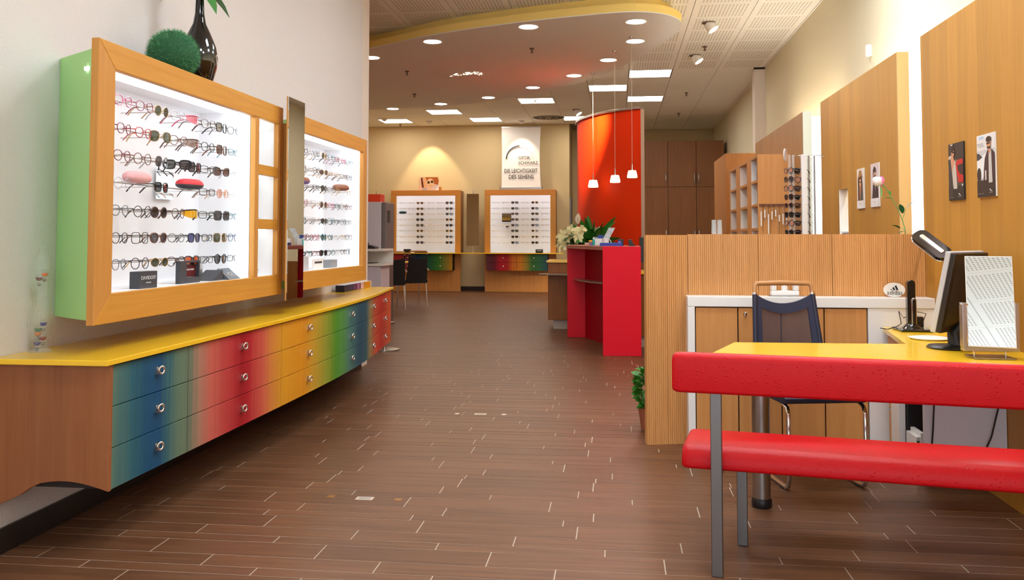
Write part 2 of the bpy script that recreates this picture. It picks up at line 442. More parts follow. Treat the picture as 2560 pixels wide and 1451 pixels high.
# floor: grout bed with every plank tile of its own
floor = struct('floor', MB().box(-6.7, 2.5, -3.9, 22.2, -.1, 0), grout)
TL, GAP, TH = .69, .0055, .0012
wid = [.157, .078, .117]
TM = {}
for wv in wid:
    b = MB().box(-TL / 2 + GAP / 2, TL / 2 - GAP / 2, -wv / 2 + GAP / 2, wv / 2 - GAP / 2, 0, TH)
    b.f = b.f[1:]; b.m = b.m[1:]
    me = b.mesh('floor_tile'); me.materials.append(tilem); TM[wv] = me
rows = []; yy = -2.9; k = 0
while yy < 22.0:
    wv = wid[k % 3]; rows.append((yy + wv / 2, wv)); yy += wv; k += 1
cand = []
for (yc, wv) in rows:
    off = random.random() * TL
    xa, xb = (-2.48, 2.31) if yc < 8.4 else (-6.6, 2.37)
    x = xa - off
    while x < xb:
        a, b_ = max(x, xa), min(x + TL, xb); x += TL
        if b_ - a < .03: continue
        px = 1544 + 2200 * ((a + b_) / 2) / max(yc, .1)
        seen = yc > 3.2 and 60 < px < 2500
        cand.append((not seen, yc, a, b_, wv))
cand.sort()
rest = MB(); nt_ = 0
for (ns, yc, a, b_, wv) in cand:
    full = abs((b_ - a) - TL) < 1e-4
    if not ns and full and nt_ < 296:
        o = bpy.data.objects.new('floor_tile', TM[wv]); COL.objects.link(o); o.parent = floor; o.location = ((a + b_) / 2, yc, 0); nt_ += 1
    else:
        rest.box(a + GAP / 2, b_ - GAP / 2, yc - wv / 2 + GAP / 2, yc + wv / 2 - GAP / 2, 0, TH)
part('floor_tile_remainder', rest, tilem, floor, kind='stuff')

# ceiling: slab, boards with joints
ceil_ = struct('ceiling', MB().box(-6.7, 2.5, -3.9, 22.2, ZC + .03, ZC + .15), M('ceiling_void', (150, 138, 128), .9))
PXW, PYW = .70, .66
lamps = [(0, 0, ''), (0, 4, ''), (-1, 2, ''), (-3, 4, ''), (-6, 6, ''), (-5, 8, ''), (-8, 8, ''), (-2, 8, ''),
         (-1, -11, ''), (1, -11, ''), (-1, -15, ''), (1, -15, ''), (-1, -19, ''), (1, -19, '')]
lampcells = {(i, j) for (i, j, _) in lamps}
PB = {}
for nm, m_ in (('perf', perfm), ('plain', ceilm)):
    me = MB().box(-PXW / 2 + .004, PXW / 2 - .004, -PYW / 2 + .002, PYW / 2 - .002, 0, .02).mesh('ceiling_panel'); me.materials.append(m_); PB[nm] = me
for j in range(-27, 12):
    for i in range(-9, 4):
        x0, y0 = .19 + PXW * i, 14.1 + PYW * j
        if (i, j) in lampcells: continue
        if y0 < 8.5 and x0 < -2.7: continue
        if y0 > 20.6 and x0 < -1.2: continue
        o = bpy.data.objects.new('ceiling_panel', PB['perf' if j < 0 else 'plain']); COL.objects.link(o); o.parent = ceil_
        o.location = (x0 + PXW / 2, y0 + PYW / 2, ZC)
b = MB()
b.box(-6.7, -6.11, 8.6, 20.7, ZC, ZC + .02); b.box(-2.62, 2.4, -3.9, -3.75, ZC, ZC + .02)
part('ceiling_border', b, ceilm, ceil_)
wl = ['on the right nearest the canopy', 'on the right behind the first one', 'cut by the canopy edge left of the pendants', 'peeping past the canopy rim left of centre',
      'over the left rear display wall', 'in front of the banner wall, middle of the rear row', 'in the far left rear corner', 'just left of the red curved wall',
      'over the aisle, third from the shop front', 'over the desk, third from the shop front', 'over the aisle by the counter, second from the shop front', 'over the bench, second from the shop front', 'at left nearest the shop front', 'at right nearest the shop front']
for (i, j, _), ll in zip(lamps, wl):
    x0, y0 = .19 + PXW * i, 14.1 + PYW * j
    t = thing('ceiling_lamp', 'square fluorescent ceiling panel ' + ll, 'lamp', (x0 + PXW / 2, y0 + PYW / 2, ZC), 'square ceiling lamps')
    fr = MB()
    for (a0, a1, c0, c1) in ((x0, x0 + PXW, y0, y0 + .02), (x0, x0 + PXW, y0 + PYW - .02, y0 + PYW), (x0, x0 + .02, y0 + .02, y0 + PYW - .02), (x0 + PXW - .02, x0 + PXW, y0 + .02, y0 + PYW - .02)):
        fr.box(a0, a1, c0, c1, ZC - .004, ZC + .03)
    part('frame', fr, alu, t)
    part('diffuser', MB().box(x0 + .021, x0 + PXW - .021, y0 + .021, y0 + PYW - .021, ZC + .002, ZC + .012), lampm if j < 0 else lampr, t)

# canopy
cp = [(-2.9, 9.85), (-1.92, 9.2), (-1.07, 8.82), (-.38, 8.60), (.12, 8.5), (.43, 8.6), (.6, 8.82), (.66, 9.05), (.64, 9.36), (.53, 9.88), (.3, 10.62), (-.13, 11.68), (-.55, 12.38), (-1.05, 13.02),
      (-1.6, 13.55), (-2.2, 13.98), (-3.0, 14.32), (-4.28, 14.55), (-5.3, 14.1), (-5.75, 13.0), (-5.5, 11.8), (-4.6, 10.8)]
cp = [(a * 1.129, b_ * 1.129) for a, b_ in cp]
def closed_spline(P, n=6):
    out = []; k = len(P)
    for i in range(k):
        p0, p1, p2, p3 = (Vector((*P[(i + q) % k], 0)) for q in (-1, 0, 1, 2))
        for q in range(n):
            t = q / n
            out.append(.5 * ((2 * p1) + (p2 - p0) * t + (2 * p0 - 5 * p1 + 4 * p2 - p3) * t * t + (3 * p1 - p0 - 3 * p2 + p3) * t ** 3))
    return out
cs = closed_spline(cp)
cen = sum(cs, Vector()) / len(cs)
def inset(P, d):
    out = []; k = len(P)
    for i in range(k):
        t = (P[(i + 1) % k] - P[i - 1]).normalized()
        nrm = Vector((-t.y, t.x, 0))
        out.append(P[i] + nrm * d)
    return out
inn = inset(cs, .14)
if sum((p - cen).length for p in inn) > sum((p - cen).length for p in cs): inn = inset(cs, -.14)
ZU = 3.73
t = thing('ceiling_canopy', 'large suspended oval ceiling canopy with a stepped yellow rim', 'canopy', (cen.x, cen.y, ZU))
def ringwall(P, z0, z1, mb):
    k = len(P)
    mb.add([(p.x, p.y, z0) for p in P] + [(p.x, p.y, z1) for p in P], [(i, (i + 1) % k, k + (i + 1) % k, k + i) for i in range(k)])
    return mb
# which winding? make outward
def fix(P):
    a = sum(P[i].x * P[(i + 1) % len(P)].y - P[(i + 1) % len(P)].x * P[i].y for i in range(len(P)))
    return P if a > 0 else P[::-1]
cs, inn = fix(cs), fix(inn)
part('underside', MB().prism(cs, ZU, ZU + .01), canopym, t)
rim = ringwall(cs, ZU + .01, ZU + .10, MB()); k = len(cs)
rim.add([(p.x, p.y, ZU + .10) for p in cs], [tuple(range(k))])
part('yellow_rim', rim, yellowp, t)
part('upper_rim', ringwall(inn, ZU + .10, ZC, MB()), yellowp, t)
dl = [((1081, 104), 'near the front edge, second from the left wall'), ((1321, 67), 'at the middle of the front edge'), ((1590, 54), 'at the rounded right tip, nearest the yellow rim'),
      ((1588, 103), 'at the right tip, just behind the nearest one'), ((1521, 150), 'on the right edge above the pendants'), ((1435, 189), 'on the rear edge left of the pendant cords'),
      ((1332, 219), 'on the rear edge over the banner'), ((1221, 244), 'on the rear edge above a cut lamp panel'), ((1102, 260), 'on the rear edge left of centre'),
      ((982, 272), 'on the rear edge furthest left and deepest'), ((928, 144), 'beside the end of the left wall')]
for (p, ll) in dl:
    c = zp(p[0], p[1], ZU)
    d = thing('downlight', 'round lit downlight in the canopy ' + ll, 'downlight', (c.x, c.y, ZU), 'canopy downlights')
    part('trim_ring', MB().lathe([(.105, -.001), (.12, -.006), (.125, -.001)], 24, c), white, d, smooth=60)
    part('lens', MB().lathe([(.0001, -.004), (.105, -.004), (.105, -.001)], 24, c), downm, d)
c = zp(1158, 188, ZU)
d = thing('sparkle_light', 'large flush ceiling disc with a scatter of bright glass chips', 'light', (c.x, c.y, ZU))
part('disc', MB().lathe([(.0001, -.006), (.40, -.006), (.415, -.001)], 40, c), canopym, d, smooth=50)
chips = emitter('glass_chip_glow', (255, 240, 200), 1.7)
rs = random.Random(3); kk = 0
for q in range(46):
    if q < 26: u = -.22 + .5 * rs.random(); v = -.1 - u * .35 + rs.uniform(-.07, .07)
    else: u = .02 + .34 * rs.random(); v = -.17 + .1 * rs.random() + .05 * math.sin(u * 30)
    if u * u + v * v > .12: continue
    s = rs.uniform(.008, .02); a = rs.random() * 3
    mb = MB().obox(c + Vector((u, v * 1.25, -.009)), (s * 1.8 * math.cos(a), s * 1.8 * math.sin(a), 0), (-s * math.sin(a), s * math.cos(a), 0), (0, 0, .006))
    part('glass_chip', mb, chips, d)

def sprinkler(p, z, ll):
    c = zp(p[0], p[1], z)
    b = MB().lathe([(.0001, 0), (.035, 0), (.03, -.012), (.012, -.016), (.01, -.05), (.022, -.056), (.022, -.06), (.0001, -.06)][::-1], 12, c)
    single('sprinkler', b, M('sprinkler_bronze', (110, 92, 80), .4, metal=.6), 'small bronze sprinkler head ' + ll, 'sprinkler', c, 'ceiling sprinklers')
sprinkler((1330, 121), ZU, 'in the middle of the canopy'); sprinkler((1018, 178), ZU, 'on the left of the canopy, nearer one')
sprinkler((1036, 235), ZU, 'on the left of the canopy, farther one'); sprinkler((1762, 116), ZC, 'between the two white spotlights')
sprinkler((1716, 232), ZC, 'on the dim ceiling over the brown cupboards'); sprinkler((1338, 252), ZC, 'on the ceiling just behind the canopy')
sprinkler((1697, 283), ZC, 'on the dim far ceiling near the back cupboards'); sprinkler((1001, 311), ZC, 'at the far left over the display wall')
def ceil_spot(p, ll, s=1.0):
    c = zp(p[0], p[1], ZC)
    d = thing('ceiling_spotlight', ll, 'spotlight', c, 'adjustable ceiling spotlights')
    part('mount', MB().lathe([(.0001, -.012), (.07 * s, -.012), (.07 * s, 0)], 20, c), M('grey_mount', (120, 108, 96), .6), d)
    mt = Euler((math.radians(-12), math.radians(-32), 0)).to_matrix()
    part('head', MB().lathe([(.055 * s, .0), (.062 * s, -.09 * s), (.057 * s, -.09 * s), (.05 * s, -.07 * s)], 22, c + Vector((0, 0, -.01)), 0, mt), white, d, smooth=40)
    part('lens', MB().lathe([(.0001, -.085 * s), (.055 * s, -.085 * s)], 22, c + Vector((0, 0, -.01)), 0, mt), emitter('spot_lens', (255, 244, 220), 3) if 'spot_lens' not in MATS else MATS['spot_lens'], d)
ceil_spot((1772, 56), 'white tilted ceiling spotlight nearest on the perforated ceiling', 1.2)
ceil_spot((1738, 138), 'white tilted ceiling spotlight behind the sprinkler on perforated ceiling', 1.2)
ceil_spot((1441, 274), 'small tilted ceiling spotlight above the round air vent', 1.2)
c = zp(1371, 294, ZC)
d = thing('air_vent', 'round grey swirl air vent in the ceiling behind the canopy', 'vent', c)
part('plate', MB().lathe([(.0001, -.004), (.36, -.004), (.37, 0)], 36, c), M('vent_grey', (150, 140, 130), .5, metal=.3), d)
for q in range(22):
    a = 2 * math.pi * q / 22
    for (r0, r1) in ((.08, .19), (.22, .33)):
        u = Vector((math.cos(a), math.sin(a), 0)); v = Vector((-u.y, u.x, 0))
        if r0 < .2 and q % 2: continue
        part('slot', MB().obox(c + u * (r0 + r1) / 2 + Vector((0, 0, -.006)), u * (r1 - r0), v * .022, (0, 0, .004)), darkgap, d)
for (p, ll) in (((961, 300), 'cone shaped detector under the far left lamp panel'), ((1073, 307), 'round detector over the left rear display wall'), ((1303, 306), 'flat round detector above the banner')):
    c = zp(p[0], p[1] - 4, ZC)
    single('smoke_detector', MB().lathe([(.0001, -.07), (.03, -.065), (.075, -.02), (.08, 0)], 20, c), white, 'small white ' + ll, 'detector', c, smooth=50)
c = xp(2170, 127, XR - .03)
single('wall_sensor', MB().box(c.x - .02, XR, c.y - .03, c.y + .03, c.z - .055, c.z + .055), white, 'small white sensor high on the right wall above the poster panel', 'sensor', c, bevel=.012)

# ------------------------------------------------------------------ wall panels on the right
PX = 1.845
t = thing('wood_wall_panel', 'tall wooden wall panel at right with two dark posters', 'panel', (PX, 3, 0))
part('board', MB().box(PX, PX + .055, -.6, 5.6, 0, 2.505), beech, t, .002)
t = thing('wood_wall_panel', 'mid wooden wall panel with two small portraits and a white niche', 'panel', (PX, 7, 0))
ya, yb, za, zb = 7.352, 7.648, .5, 1.672
b = MB()
b.box(PX, PX + .075, 6.07, ya, 0, 2.505); b.box(PX, PX + .075, yb, 8.27, 0, 2.505); b.box(PX, PX + .075, ya, yb, 0, za); b.box(PX, PX + .075, ya, yb, zb, 2.505)
part('board', b, beech, t)
b = MB(); b.box(PX + .22, PX + .23, ya - .02, yb + .02, za, zb); b.box(PX + .076, PX + .23, ya - .02, ya, za, zb); b.box(PX + .001, PX + .23, yb - .006, yb - .0005, za, zb)
part('niche_lining', b, white, t)
b = MB()
for zs in (1.31, .95): b.box(PX + .02, PX + .22, ya, yb, zs, zs + .012)
part('niche_shelf', b, white, t)
part('edge_strip', MB().box(PX, PX + .075, 6.055, 6.0695, 0, 2.505), M('pale_beech_edge', (206, 168, 108), .5), t)
t = thing('wood_wall_panel', 'far wooden wall panel with a pale edge behind the glasses spinner', 'panel', (PX, 10.5, 0))
part('board', MB().box(PX, PX + .08, 9.05, 12.1, 0, 2.53), wood('grey_beech_panel', (196, 150, 100), (180, 134, 84), 'z', .25, 'y', var=.06), t)
part('edge_strip', MB().box(PX - .001, PX + .081, 9.03, 9.049, 0, 2.531), M('pale_green_edge', (214, 220, 208), .5), t)
for (y0, zt, ll) in ((6.14, 2.46, 'between the near and middle wood panels'), (9.1, 2.49, 'between the middle and far wood panels')):
    t = thing('light_box', 'tall frosted white light box glowing ' + ll, 'light', (2.1, y0, 0), 'light boxes between panels')
    part('housing', MB().box(1.94, 2.305, y0 + .03, y0 + .09, .05, zt), white, t)
    part('diffuser', MB().box(1.935, 2.30, y0, y0 + .028, .05, zt), glowm, t, .004)
for (y0, y1, ll) in ((.6, 5.4, 'near'), (6.3, 8.1, 'middle'), (9.3, 11.9, 'far')):
    t = thing('fluorescent_tube', 'long light tube hidden behind the top of the %s wood panel' % ll, 'light', (2.12, y0, 2.38), 'tubes behind the wall panels')
    part('tube', MB().tube([(2.12, y0, 2.38), (2.12, y1, 2.38)], .02, 10), tubem, t)
    part('bracket', MB().box(2.141, XR, y0, y1, 2.36, 2.40), white, t)
# ================================================================== LEFT COUNTER
KN = [(3.28, -1.99), (3.9, -1.985), (4.9, -1.972), (5.6, -1.966), (6.35, -1.975), (7.1, -2.02), (7.6, -2.075), (8.32, -2.175)]
def xf(y):
    for (a, xa), (b_, xb) in zip(KN, KN[1:]):
        if y <= b_ or b_ == 8.32:
            t = (y - a) / (b_ - a); t = max(-.2, min(1, t)); return xa + (xb - xa) * t
def xfs(y): return sum(xf(y + d) for d in (-.4, -.2, 0, .2, .4)) / 5
stain = [(3.25, (112, 142, 120)), (3.33, (96, 134, 122)), (3.46, (48, 108, 124)), (3.58, (22, 88, 128)), (3.68, (20, 84, 128)), (3.74, (60, 112, 122)), (3.84, (112, 140, 116)), (3.95, (122, 132, 110)),
         (4.02, (190, 142, 118)), (4.14, (216, 110, 96)), (4.34, (206, 64, 66)), (4.5, (178, 20, 36)), (4.6, (200, 44, 54)), (4.76, (226, 104, 84)), (4.92, (232, 150, 64)), (5.04, (240, 170, 42)),
         (5.4, (240, 158, 30)), (5.58, (220, 170, 54)), (5.85, (160, 170, 58)), (6.05, (84, 158, 44)), (6.2, (92, 160, 76)), (6.42, (76, 130, 124)), (6.7, (34, 84, 110)), (6.95, (44, 96, 112)),
         (7.12, (160, 140, 90)), (7.3, (206, 92, 64)), (7.5, (210, 66, 50)), (7.75, (200, 50, 44)), (8.2, (226, 104, 66))]
stainm = ramp_mat('rainbow_stained_fronts', stain, 'Y', 3.2, 8.4)
bounds = [3.30, 3.92, 5.03, 5.95, 6.95, 7.52, 8.27]
knobs = [(3.65), 4.50, 5.48, 6.45, 7.2, 7.87]
unames = ['blue and grey green drawer unit nearest the camera', 'red and salmon drawer unit next to the blue one', 'golden orange drawer unit in the middle of the long counter',
          'green drawer unit right of the orange one', 'narrow dark blue to red drawer unit near the far end', 'red drawer unit at the far end of the long counter']
def knob(mbplate, mbring, p, nrm, s=1.0):
    n = Vector(nrm).normalized(); u = Vector((0, 0, 1)); v = u.cross(n).normalized()
    rot = Matrix((v, u, n)).transposed()
    mbplate.obox(Vector(p) + n * .004 - v * .012 * s, v * .02 * s, u * .034 * s, n * .008)
    pts = [Vector(p) + n * .018 * s + (v * math.cos(q) + u * math.sin(q)) * .0155 * s + n * .004 * math.cos(q) for q in [2 * math.pi * i / 16 for i in range(16)]]
    mbring.tube(pts, .0055 * s, 8, True)
def sub(name, mb, m, parent, smooth=None):
    return part(name, mb, m, parent, smooth=smooth)
for i in range(6):
    y0, y1 = bounds[i] + .003, bounds[i + 1] - .003
    t = thing('drawer_unit', 'wall hung ' + unames[i], 'drawers', (XW, (y0 + y1) / 2, .28), 'rainbow drawer units under the yellow counter')
    ys = [y0 + (y1 - y0) * q / 6 for q in range(7)]
    car = MB().prism([(XW + .002, y0)] + [(xfs(y) - .026, y) for y in ys] + [(XW + .002, y1)], .285, .772)
    part('carcass', car, darkgap, t)
    for d in range(3):
        z0 = .28 + .1635 * d; z1 = z0 + .1605
        pl = [(xfs(y) - .024, y) for y in ys]; pr = [(xfs(y) - .004, y) for y in ys]
        dr = part('drawer_front', MB().prism(pl + pr[::-1], z0, z1), stainm, t, .002)
        a, b2 = MB(), MB(); yk = knobs[i]; e = .01
        nrm = Vector((1, -(xfs(yk + e) - xfs(yk - e)) / (2 * e), 0))
        knob(a, b2, (xfs(yk) - .004, yk, (z0 + z1) / 2 + .012), nrm)
        a.v, a.f, a.m = a.v, a.f, a.m
        n0 = len(a.v); a.v += b2.v; a.f += [tuple(n0 + q for q in f) for f in b2.f]; a.m += b2.m
        sub('knob', a, chrome, dr, 50)
    if i == 0:
        # brown end panel with the curved lower edge
        pr = []
        for q in range(13):
            tt = q / 12; x = xfs(y0) + .004 + (XW + .002 - xfs(y0) - .004) * tt
            z = .28 - (0 if tt < .1 else .0) + .035 * math.sin(math.pi * min(1, tt * 1.3)) * (1 if tt < .77 else .0) - max(0, tt - .62) * .20
            pr.append((x, y0 - .004, z))
        pr = pr + [(XW + .002, y0 - .004, .772), (xfs(y0) + .004, y0 - .004, .772)]
        part('end_panel', MB().extr(pr, (0, -.02, 0)), sidewood, t, .002)
ys = [3.24 + (8.31 - 3.24) * q / 30 for q in range(31)]
single('worktop', MB().prism([(XW + .001, 3.24)] + [(xfs(y) + .014, y) for y in ys] + [(XW + .001, 8.31)], .774, .796), yellow,
       'long glossy yellow worktop curving along the left wall over rainbow drawers', 'worktop', (XW, 5.7, .774), bevel=.003)

# round stand foot behind the counter end
t = thing('pedestal_stand', 'low chrome pedestal with a round disc foot behind the counter end', 'stand', (-2.62, 9.75, 0))
part('disc_foot', MB().lathe([(.0001, 0), (.17, 0), (.17, .012), (.12, .022), (.0001, .022)], 30, (-2.62, 9.75, 0.0015)), steel, t, smooth=40)
part('post', MB().lathe([(.025, .02), (.025, .30)], 16, (-2.62, 9.75, 0.001)), chrome, t, smooth=40)
part('top_plate', MB().lathe([(.0001, .30), (.12, .30), (.12, .315), (.0001, .315)], 24, (-2.62, 9.75, 0.001)), steel, t, smooth=40)

# ------------------------------------------------------------------ display cases on the left wall
XF = -2.10
def left_case(y0, y1, yo, label, divider=None, far=True):
    zb_, zt_ = .92, 2.095; fw_, ft = .125, .034
    t = thing('display_case', label, 'display case', (XW, (y0 + y1) / 2, zb_), 'lit glasses cases on the left wall')
    # mitred frame
    xo, xi = XF, XF - ft
    yi0, yi1, zi0, zi1 = y0 + fw_, y1 - fw_ * (.8 if not divider else .45), zb_ + fw_ * .98, zt_ - fw_ * .88
    def member(name, A, B, m_):
        part(name, MB().extr([(xo, *p) for p in (A[0], A[1], B[1], B[0])], (-ft, 0, 0)), m_, t, .003)
    member('frame_top', ((y0, zt_), (y1, zt_)), ((yi0, zi1), (yi1, zi1)), beechx_y)
    member('frame_bottom', ((y0, zb_), (y1, zb_)), ((yi0, zi0), (yi1, zi0)), beechx_y)
    member('frame_side', ((y0, zb_), (y0, zt_)), ((yi0, zi0), (yi0, zi1)), beechz)
    member('frame_side', ((y1, zb_), (y1, zt_)), ((yi1, zi0), (yi1, zi1)), beechz)
    # box: green outside, white lining
    bz0, bz1, by0, by1 = zb_ + .008, zt_ - .016, y0 + .31, y1 - .03
    b = MB().prism([(XW + .001, by0), (xi, by0 - .235), (xi, by0 - .215), (XW + .001, by0 + .018)], bz0, bz1)
    part('near_side', b, green, t)
    part('near_side_lining', MB().prism([(XW + .031, by0 + .004), (xi - .001, by0 - .213), (xi - .001, by0 - .208), (XW + .031, by0 + .010)], bz0 + .017, bz1 - .017), whitein, t)
    qd = [(XW + .001, by0 + .019), (xi, by0 - .214), (xi, by1), (XW + .001, by1)]
    b = MB(); b.prism(qd, bz1 - .016, bz1); b.box(XW + .001, xi, by1 - .016, by1, bz0 + .016, bz1 - .016); b.prism(qd, bz0, bz0 + .016)
    part('casing', b, walnut, t)
    b = MB()
    b.box(XW + .02, XW + .03, by0 + .016, by1 - .017, bz0 + .017, bz1 - .017)
    b.box(XW + .03, xi - .001, by1 - .03, by1 - .017, zi0 - .05, bz1 - .017)
    b.prism([(XW + .03, by0 + .012), (xi - .001, by0 - .2), (xi - .001, by1 - .017), (XW + .03, by1 - .017)], zi0 - .014, zi0 - .002)
    part('lining', b, whitein, t)
    part('light_strip', MB().box(xi - .12, xi - .006, by0 - .17, (divider or by1) - .04, zi1 + .004, zi1 + .02), casem, t)
    part('ceiling_lining', MB().prism([(XW + .03, by0 + .012), (xi - .001, by0 - .2), (xi - .001, by1 - .031), (XW + .03, by1 - .031)], zi1 + .022, zi1 + .03), whitein, t)
    part('light_strip', MB().box(xi - .05, xi - .02, (divider or by1) - .075, (divider or by1) - .035, zi0 + .02, zi1 - .02), MATS['case_side_strip'], t, label='upright glowing strip for the lit side wall')  # added glowing strip, stands for the brightly lit far inner side wall
    if divider:
        part('divider', MB().box(XW + .03, xi - .003, divider - .008, divider + .008, zi0, bz1 - .02), whitein, t)
        part('mullion', MB().box(xi, xo - .003, divider - .008, divider + .045, zi0, zi1), beechz, t, .002)
        n0, n1 = divider + .045, yi1
        part('mullion', MB().box(xi, xo - .003, n1 - .012, n1 + .0, zi0, zi1), beechz, t, .002)
        for zc_ in (1.355, 1.68):
            part('niche_rail', MB().box(xi, xo - .004, n0, n1 - .012, zc_ - .03, zc_ + .03), beechx_y, t, .002)
            part('niche_shelf', MB().box(XW + .03, xi - .002, divider + .01, n1, zc_ - .006, zc_ + .006), whitein, t)
        for zc_ in (zi1 - .05, 1.64, 1.315):
            part('niche_light', MB().box(xi - .10, xi - .03, n0 + .03, n1 - .05, zc_, zc_ + .012), MATS['niche_strip'], t)
    return t, (yi0, yi1, zi0, zi1)
beechx_y = wood('beech_frame_along_wall', (212, 152, 62), (198, 136, 48), 'y', 0)
emitter('case_side_strip', (235, 246, 252), 2.2); emitter('niche_strip', (240, 250, 250), 2.6)
caseA, oA = left_case(3.34, 5.34, 0, 'large lit display case with a green side, nearest on the left wall', divider=4.93)
caseB, oB = left_case(5.60, 7.22, 0, 'second lit display case beyond the tall mirror on the left wall')

# tall mirror between the cases
t = thing('wall_mirror', 'tall narrow mirror standing out between the two left display cases', 'mirror', (-2.06, 5.4, .89))
part('backing', MB().box(XW + .005, -2.043, 5.36, 5.50, 1.0, 2.0), beechz, t)
part('backing_board', MB().box(-2.042, -2.034, 5.245, 5.53, .885, 2.155), beechz, t, .002)
part('mirror_glass', MB().box(-2.0335, -2.028, 5.247, 5.528, .887, 2.153), mirrorm, t)

# ================================================================== GLASSES
def outline(shape, n=26):
    P = []
    for i in range(n):
        q = 2 * math.pi * i / n; c, s = math.cos(q), math.sin(q)
        def se(e): return abs(c) ** (2 / e) * (1 if c > 0 else -1), abs(s) ** (2 / e) * (1 if s > 0 else -1)
        if shape == 'round': x, z = .0235 * c, .0235 * s
        elif shape == 'oval': x, z = .026 * c, .0195 * s
        elif shape == 'panto':
            a, b = se(2.3); x, z = .025 * a * (1 + .10 * b), .0215 * b
        elif shape == 'rect':
            a, b = se(4); x, z = .0268 * a, .0165 * b
        elif shape == 'square':
            a, b = se(3.6); x, z = .0275 * a, .0235 * b
        elif shape == 'wayfarer':
            a, b = se(3.2); x, z = .0268 * a * (1 + .07 * b), .021 * b
        elif shape == 'aviator':
            a, b = se(2.5); x, z = .0285 * a * (1 + .08 * b) + .003 * (1 - b) * .5, .0245 * b
        elif shape == 'cat':
            a, b = se(2.8); x, z = .0275 * a, .021 * b + (.005 * a if b > 0 else 0)
        P.append((x, z))
    return P
HALF = {'round': .0235, 'oval': .026, 'panto': .026, 'rect': .0268, 'square': .0275, 'wayfarer': .0275, 'aviator': .0295, 'cat': .0275}
GM = {}
def glasses_meshes(shape, r):
    key = (shape, round(r, 5))
    if key in GM: return GM[key]
    # local: width X, front towards +Y, z = 0 on the underside of the temples
    zc = -.008; fr = MB(); lens = []; tem = []
    if shape == 'shield':
        top = [(x, .004 - 6 * x * x, .014 - 1.2 * abs(x) ** 1.5 * .3) for x in [-.066 + .132 * i / 12 for i in range(13)]]
        bot = [(x, .006 - 6 * x * x, -.030 + 4.2 * x * x + (.010 if abs(x) < .008 else 0)) for x in [-.062 + .124 * i / 12 for i in range(13)]]
        l = MB(); l.add(top + bot, [(i, 13 + i, 14 + i, i + 1) for i in range(12)]); lens.append(l.mesh('lens', smooth=60))
        fr.tube([(p[0], p[1], p[2]) for p in top], r * 1.2, 6)
        hx, hy, hz = .067, -.022, .006
    else:
        ol = outline(shape); cx0 = .0095 + HALF[shape]
        for sg in (1, -1):
            P = [(sg * (cx0 + x), -4.0 * (cx0 + x - .0) ** 2 * .35, zc + z) for x, z in ol]
            if sg < 0: P = P[::-1]
            fr.tube(P, r, 6, True)
            l = MB(); l.poly([(p[0], p[1] - .0004, p[2]) for p in P]); lens.append(l.mesh('lens'))
        br = [(-.0105, -.0004, zc + .006), (-.005, .0012, zc + .0095), (.005, .0012, zc + .0095), (.0105, -.0004, zc + .006)]
        fr.tube(br, r * 1.15, 6)
        hx = cx0 + HALF[shape] + .004; hy = -.0075; hz = .0015 + max(r, .0016)
        for sg in (1, -1):
            fr.tube([(sg * (cx0 + HALF[shape] * .93), -.0055, zc + .009), (sg * (hx - .001), -.0062, zc + .0098), (sg * hx, hy - .004, hz)], r * 1.25, 6)
    hx = max(hx, .062)
    for sg in (1, -1):
        path = [(sg * hx, hy - .003, hz), (sg * (hx + .002), hy - .03, hz), (sg * (hx + .001), hy - .065, hz - .0005), (sg * (hx - .002), hy - .092, hz - .002),
                (sg * (hx - .004), hy - .108, hz - .012), (sg * (hx - .007), hy - .128, hz - .034)]
        rr = max(r * .95, .0013)
        tm = MB().tube(path, [rr * 1.1, rr, rr, rr * 1.1, max(rr * 1.3, .0022), max(rr * 1.2, .0022)], 6)
        tem.append(tm.mesh('temple', smooth=50))
    GM[key] = (fr.mesh('rim', smooth=60), lens, tem)
    allm = MB()
    for me, mi in [(GM[key][0], 0)] + [(q, 1) for q in lens] + [(q, 0) for q in tem]:
        allm.add([v.co.copy() for v in me.vertices], [tuple(p.vertices) for p in me.polygons], mi)
    GM[key + ('one',)] = allm.mesh('eyeglasses', smooth=60)
    return GM[key]
FC = {'pink': (200, 84, 118), 'burgundy': (122, 34, 52), 'red': (176, 40, 44), 'gold': (196, 156, 90), 'silver': (176, 176, 180), 'black': (24, 23, 26), 'tortoise': (112, 66, 40), 'brown': (86, 52, 38),
      'grey': (104, 108, 116), 'teal': (24, 104, 112), 'clear': (214, 208, 206), 'rose': (208, 150, 120), 'blue': (40, 56, 100), 'white': (225, 225, 225)}
def fcm(c):
    met = c in ('gold', 'silver', 'rose')
    return M('frame_' + c, FC[c], .3, metal=.8 if met else 0, coat=0 if met else .3)
LC = {'green': ((40, 52, 26), .93), 'brown': ((72, 38, 26), .9), 'grey': ((44, 46, 54), .92), 'black': ((22, 20, 20), .96), 'pink': ((206, 92, 116), .85), 'smoke': ((112, 106, 84), .8), 'yellow mirror': ((226, 168, 20), .97),
      'orange mirror': ((216, 84, 20), .97), 'blue mirror': ((70, 92, 150), .97), 'rose': ((206, 136, 104), .72), 'teal': ((20, 74, 86), .94), 'taupe': ((110, 78, 74), .85), 'clear': ((235, 240, 242), .10)}
def lcm(c):
    n = 'lens_' + c.replace(' ', '_')
    return MATS[n] if n in MATS else tinted(n, *LC[c])
SW = {'round': 'round', 'oval': 'oval', 'panto': 'soft-round', 'rect': 'rectangular', 'square': 'square', 'wayfarer': 'angular', 'aviator': 'drop-shaped', 'cat': 'cat-eye', 'shield': 'wrap-around'}
def setmat(o, mats):
    for i, m_ in enumerate(mats):
        o.material_slots[i].link = 'OBJECT'; o.material_slots[i].material = m_
ORDN = ['first', 'second', 'third', 'fourth', 'fifth', 'sixth', 'seventh', 'eighth', 'ninth']
for _k in ('pl',):
    dummy = M('frame_default', (60, 60, 60), .4)
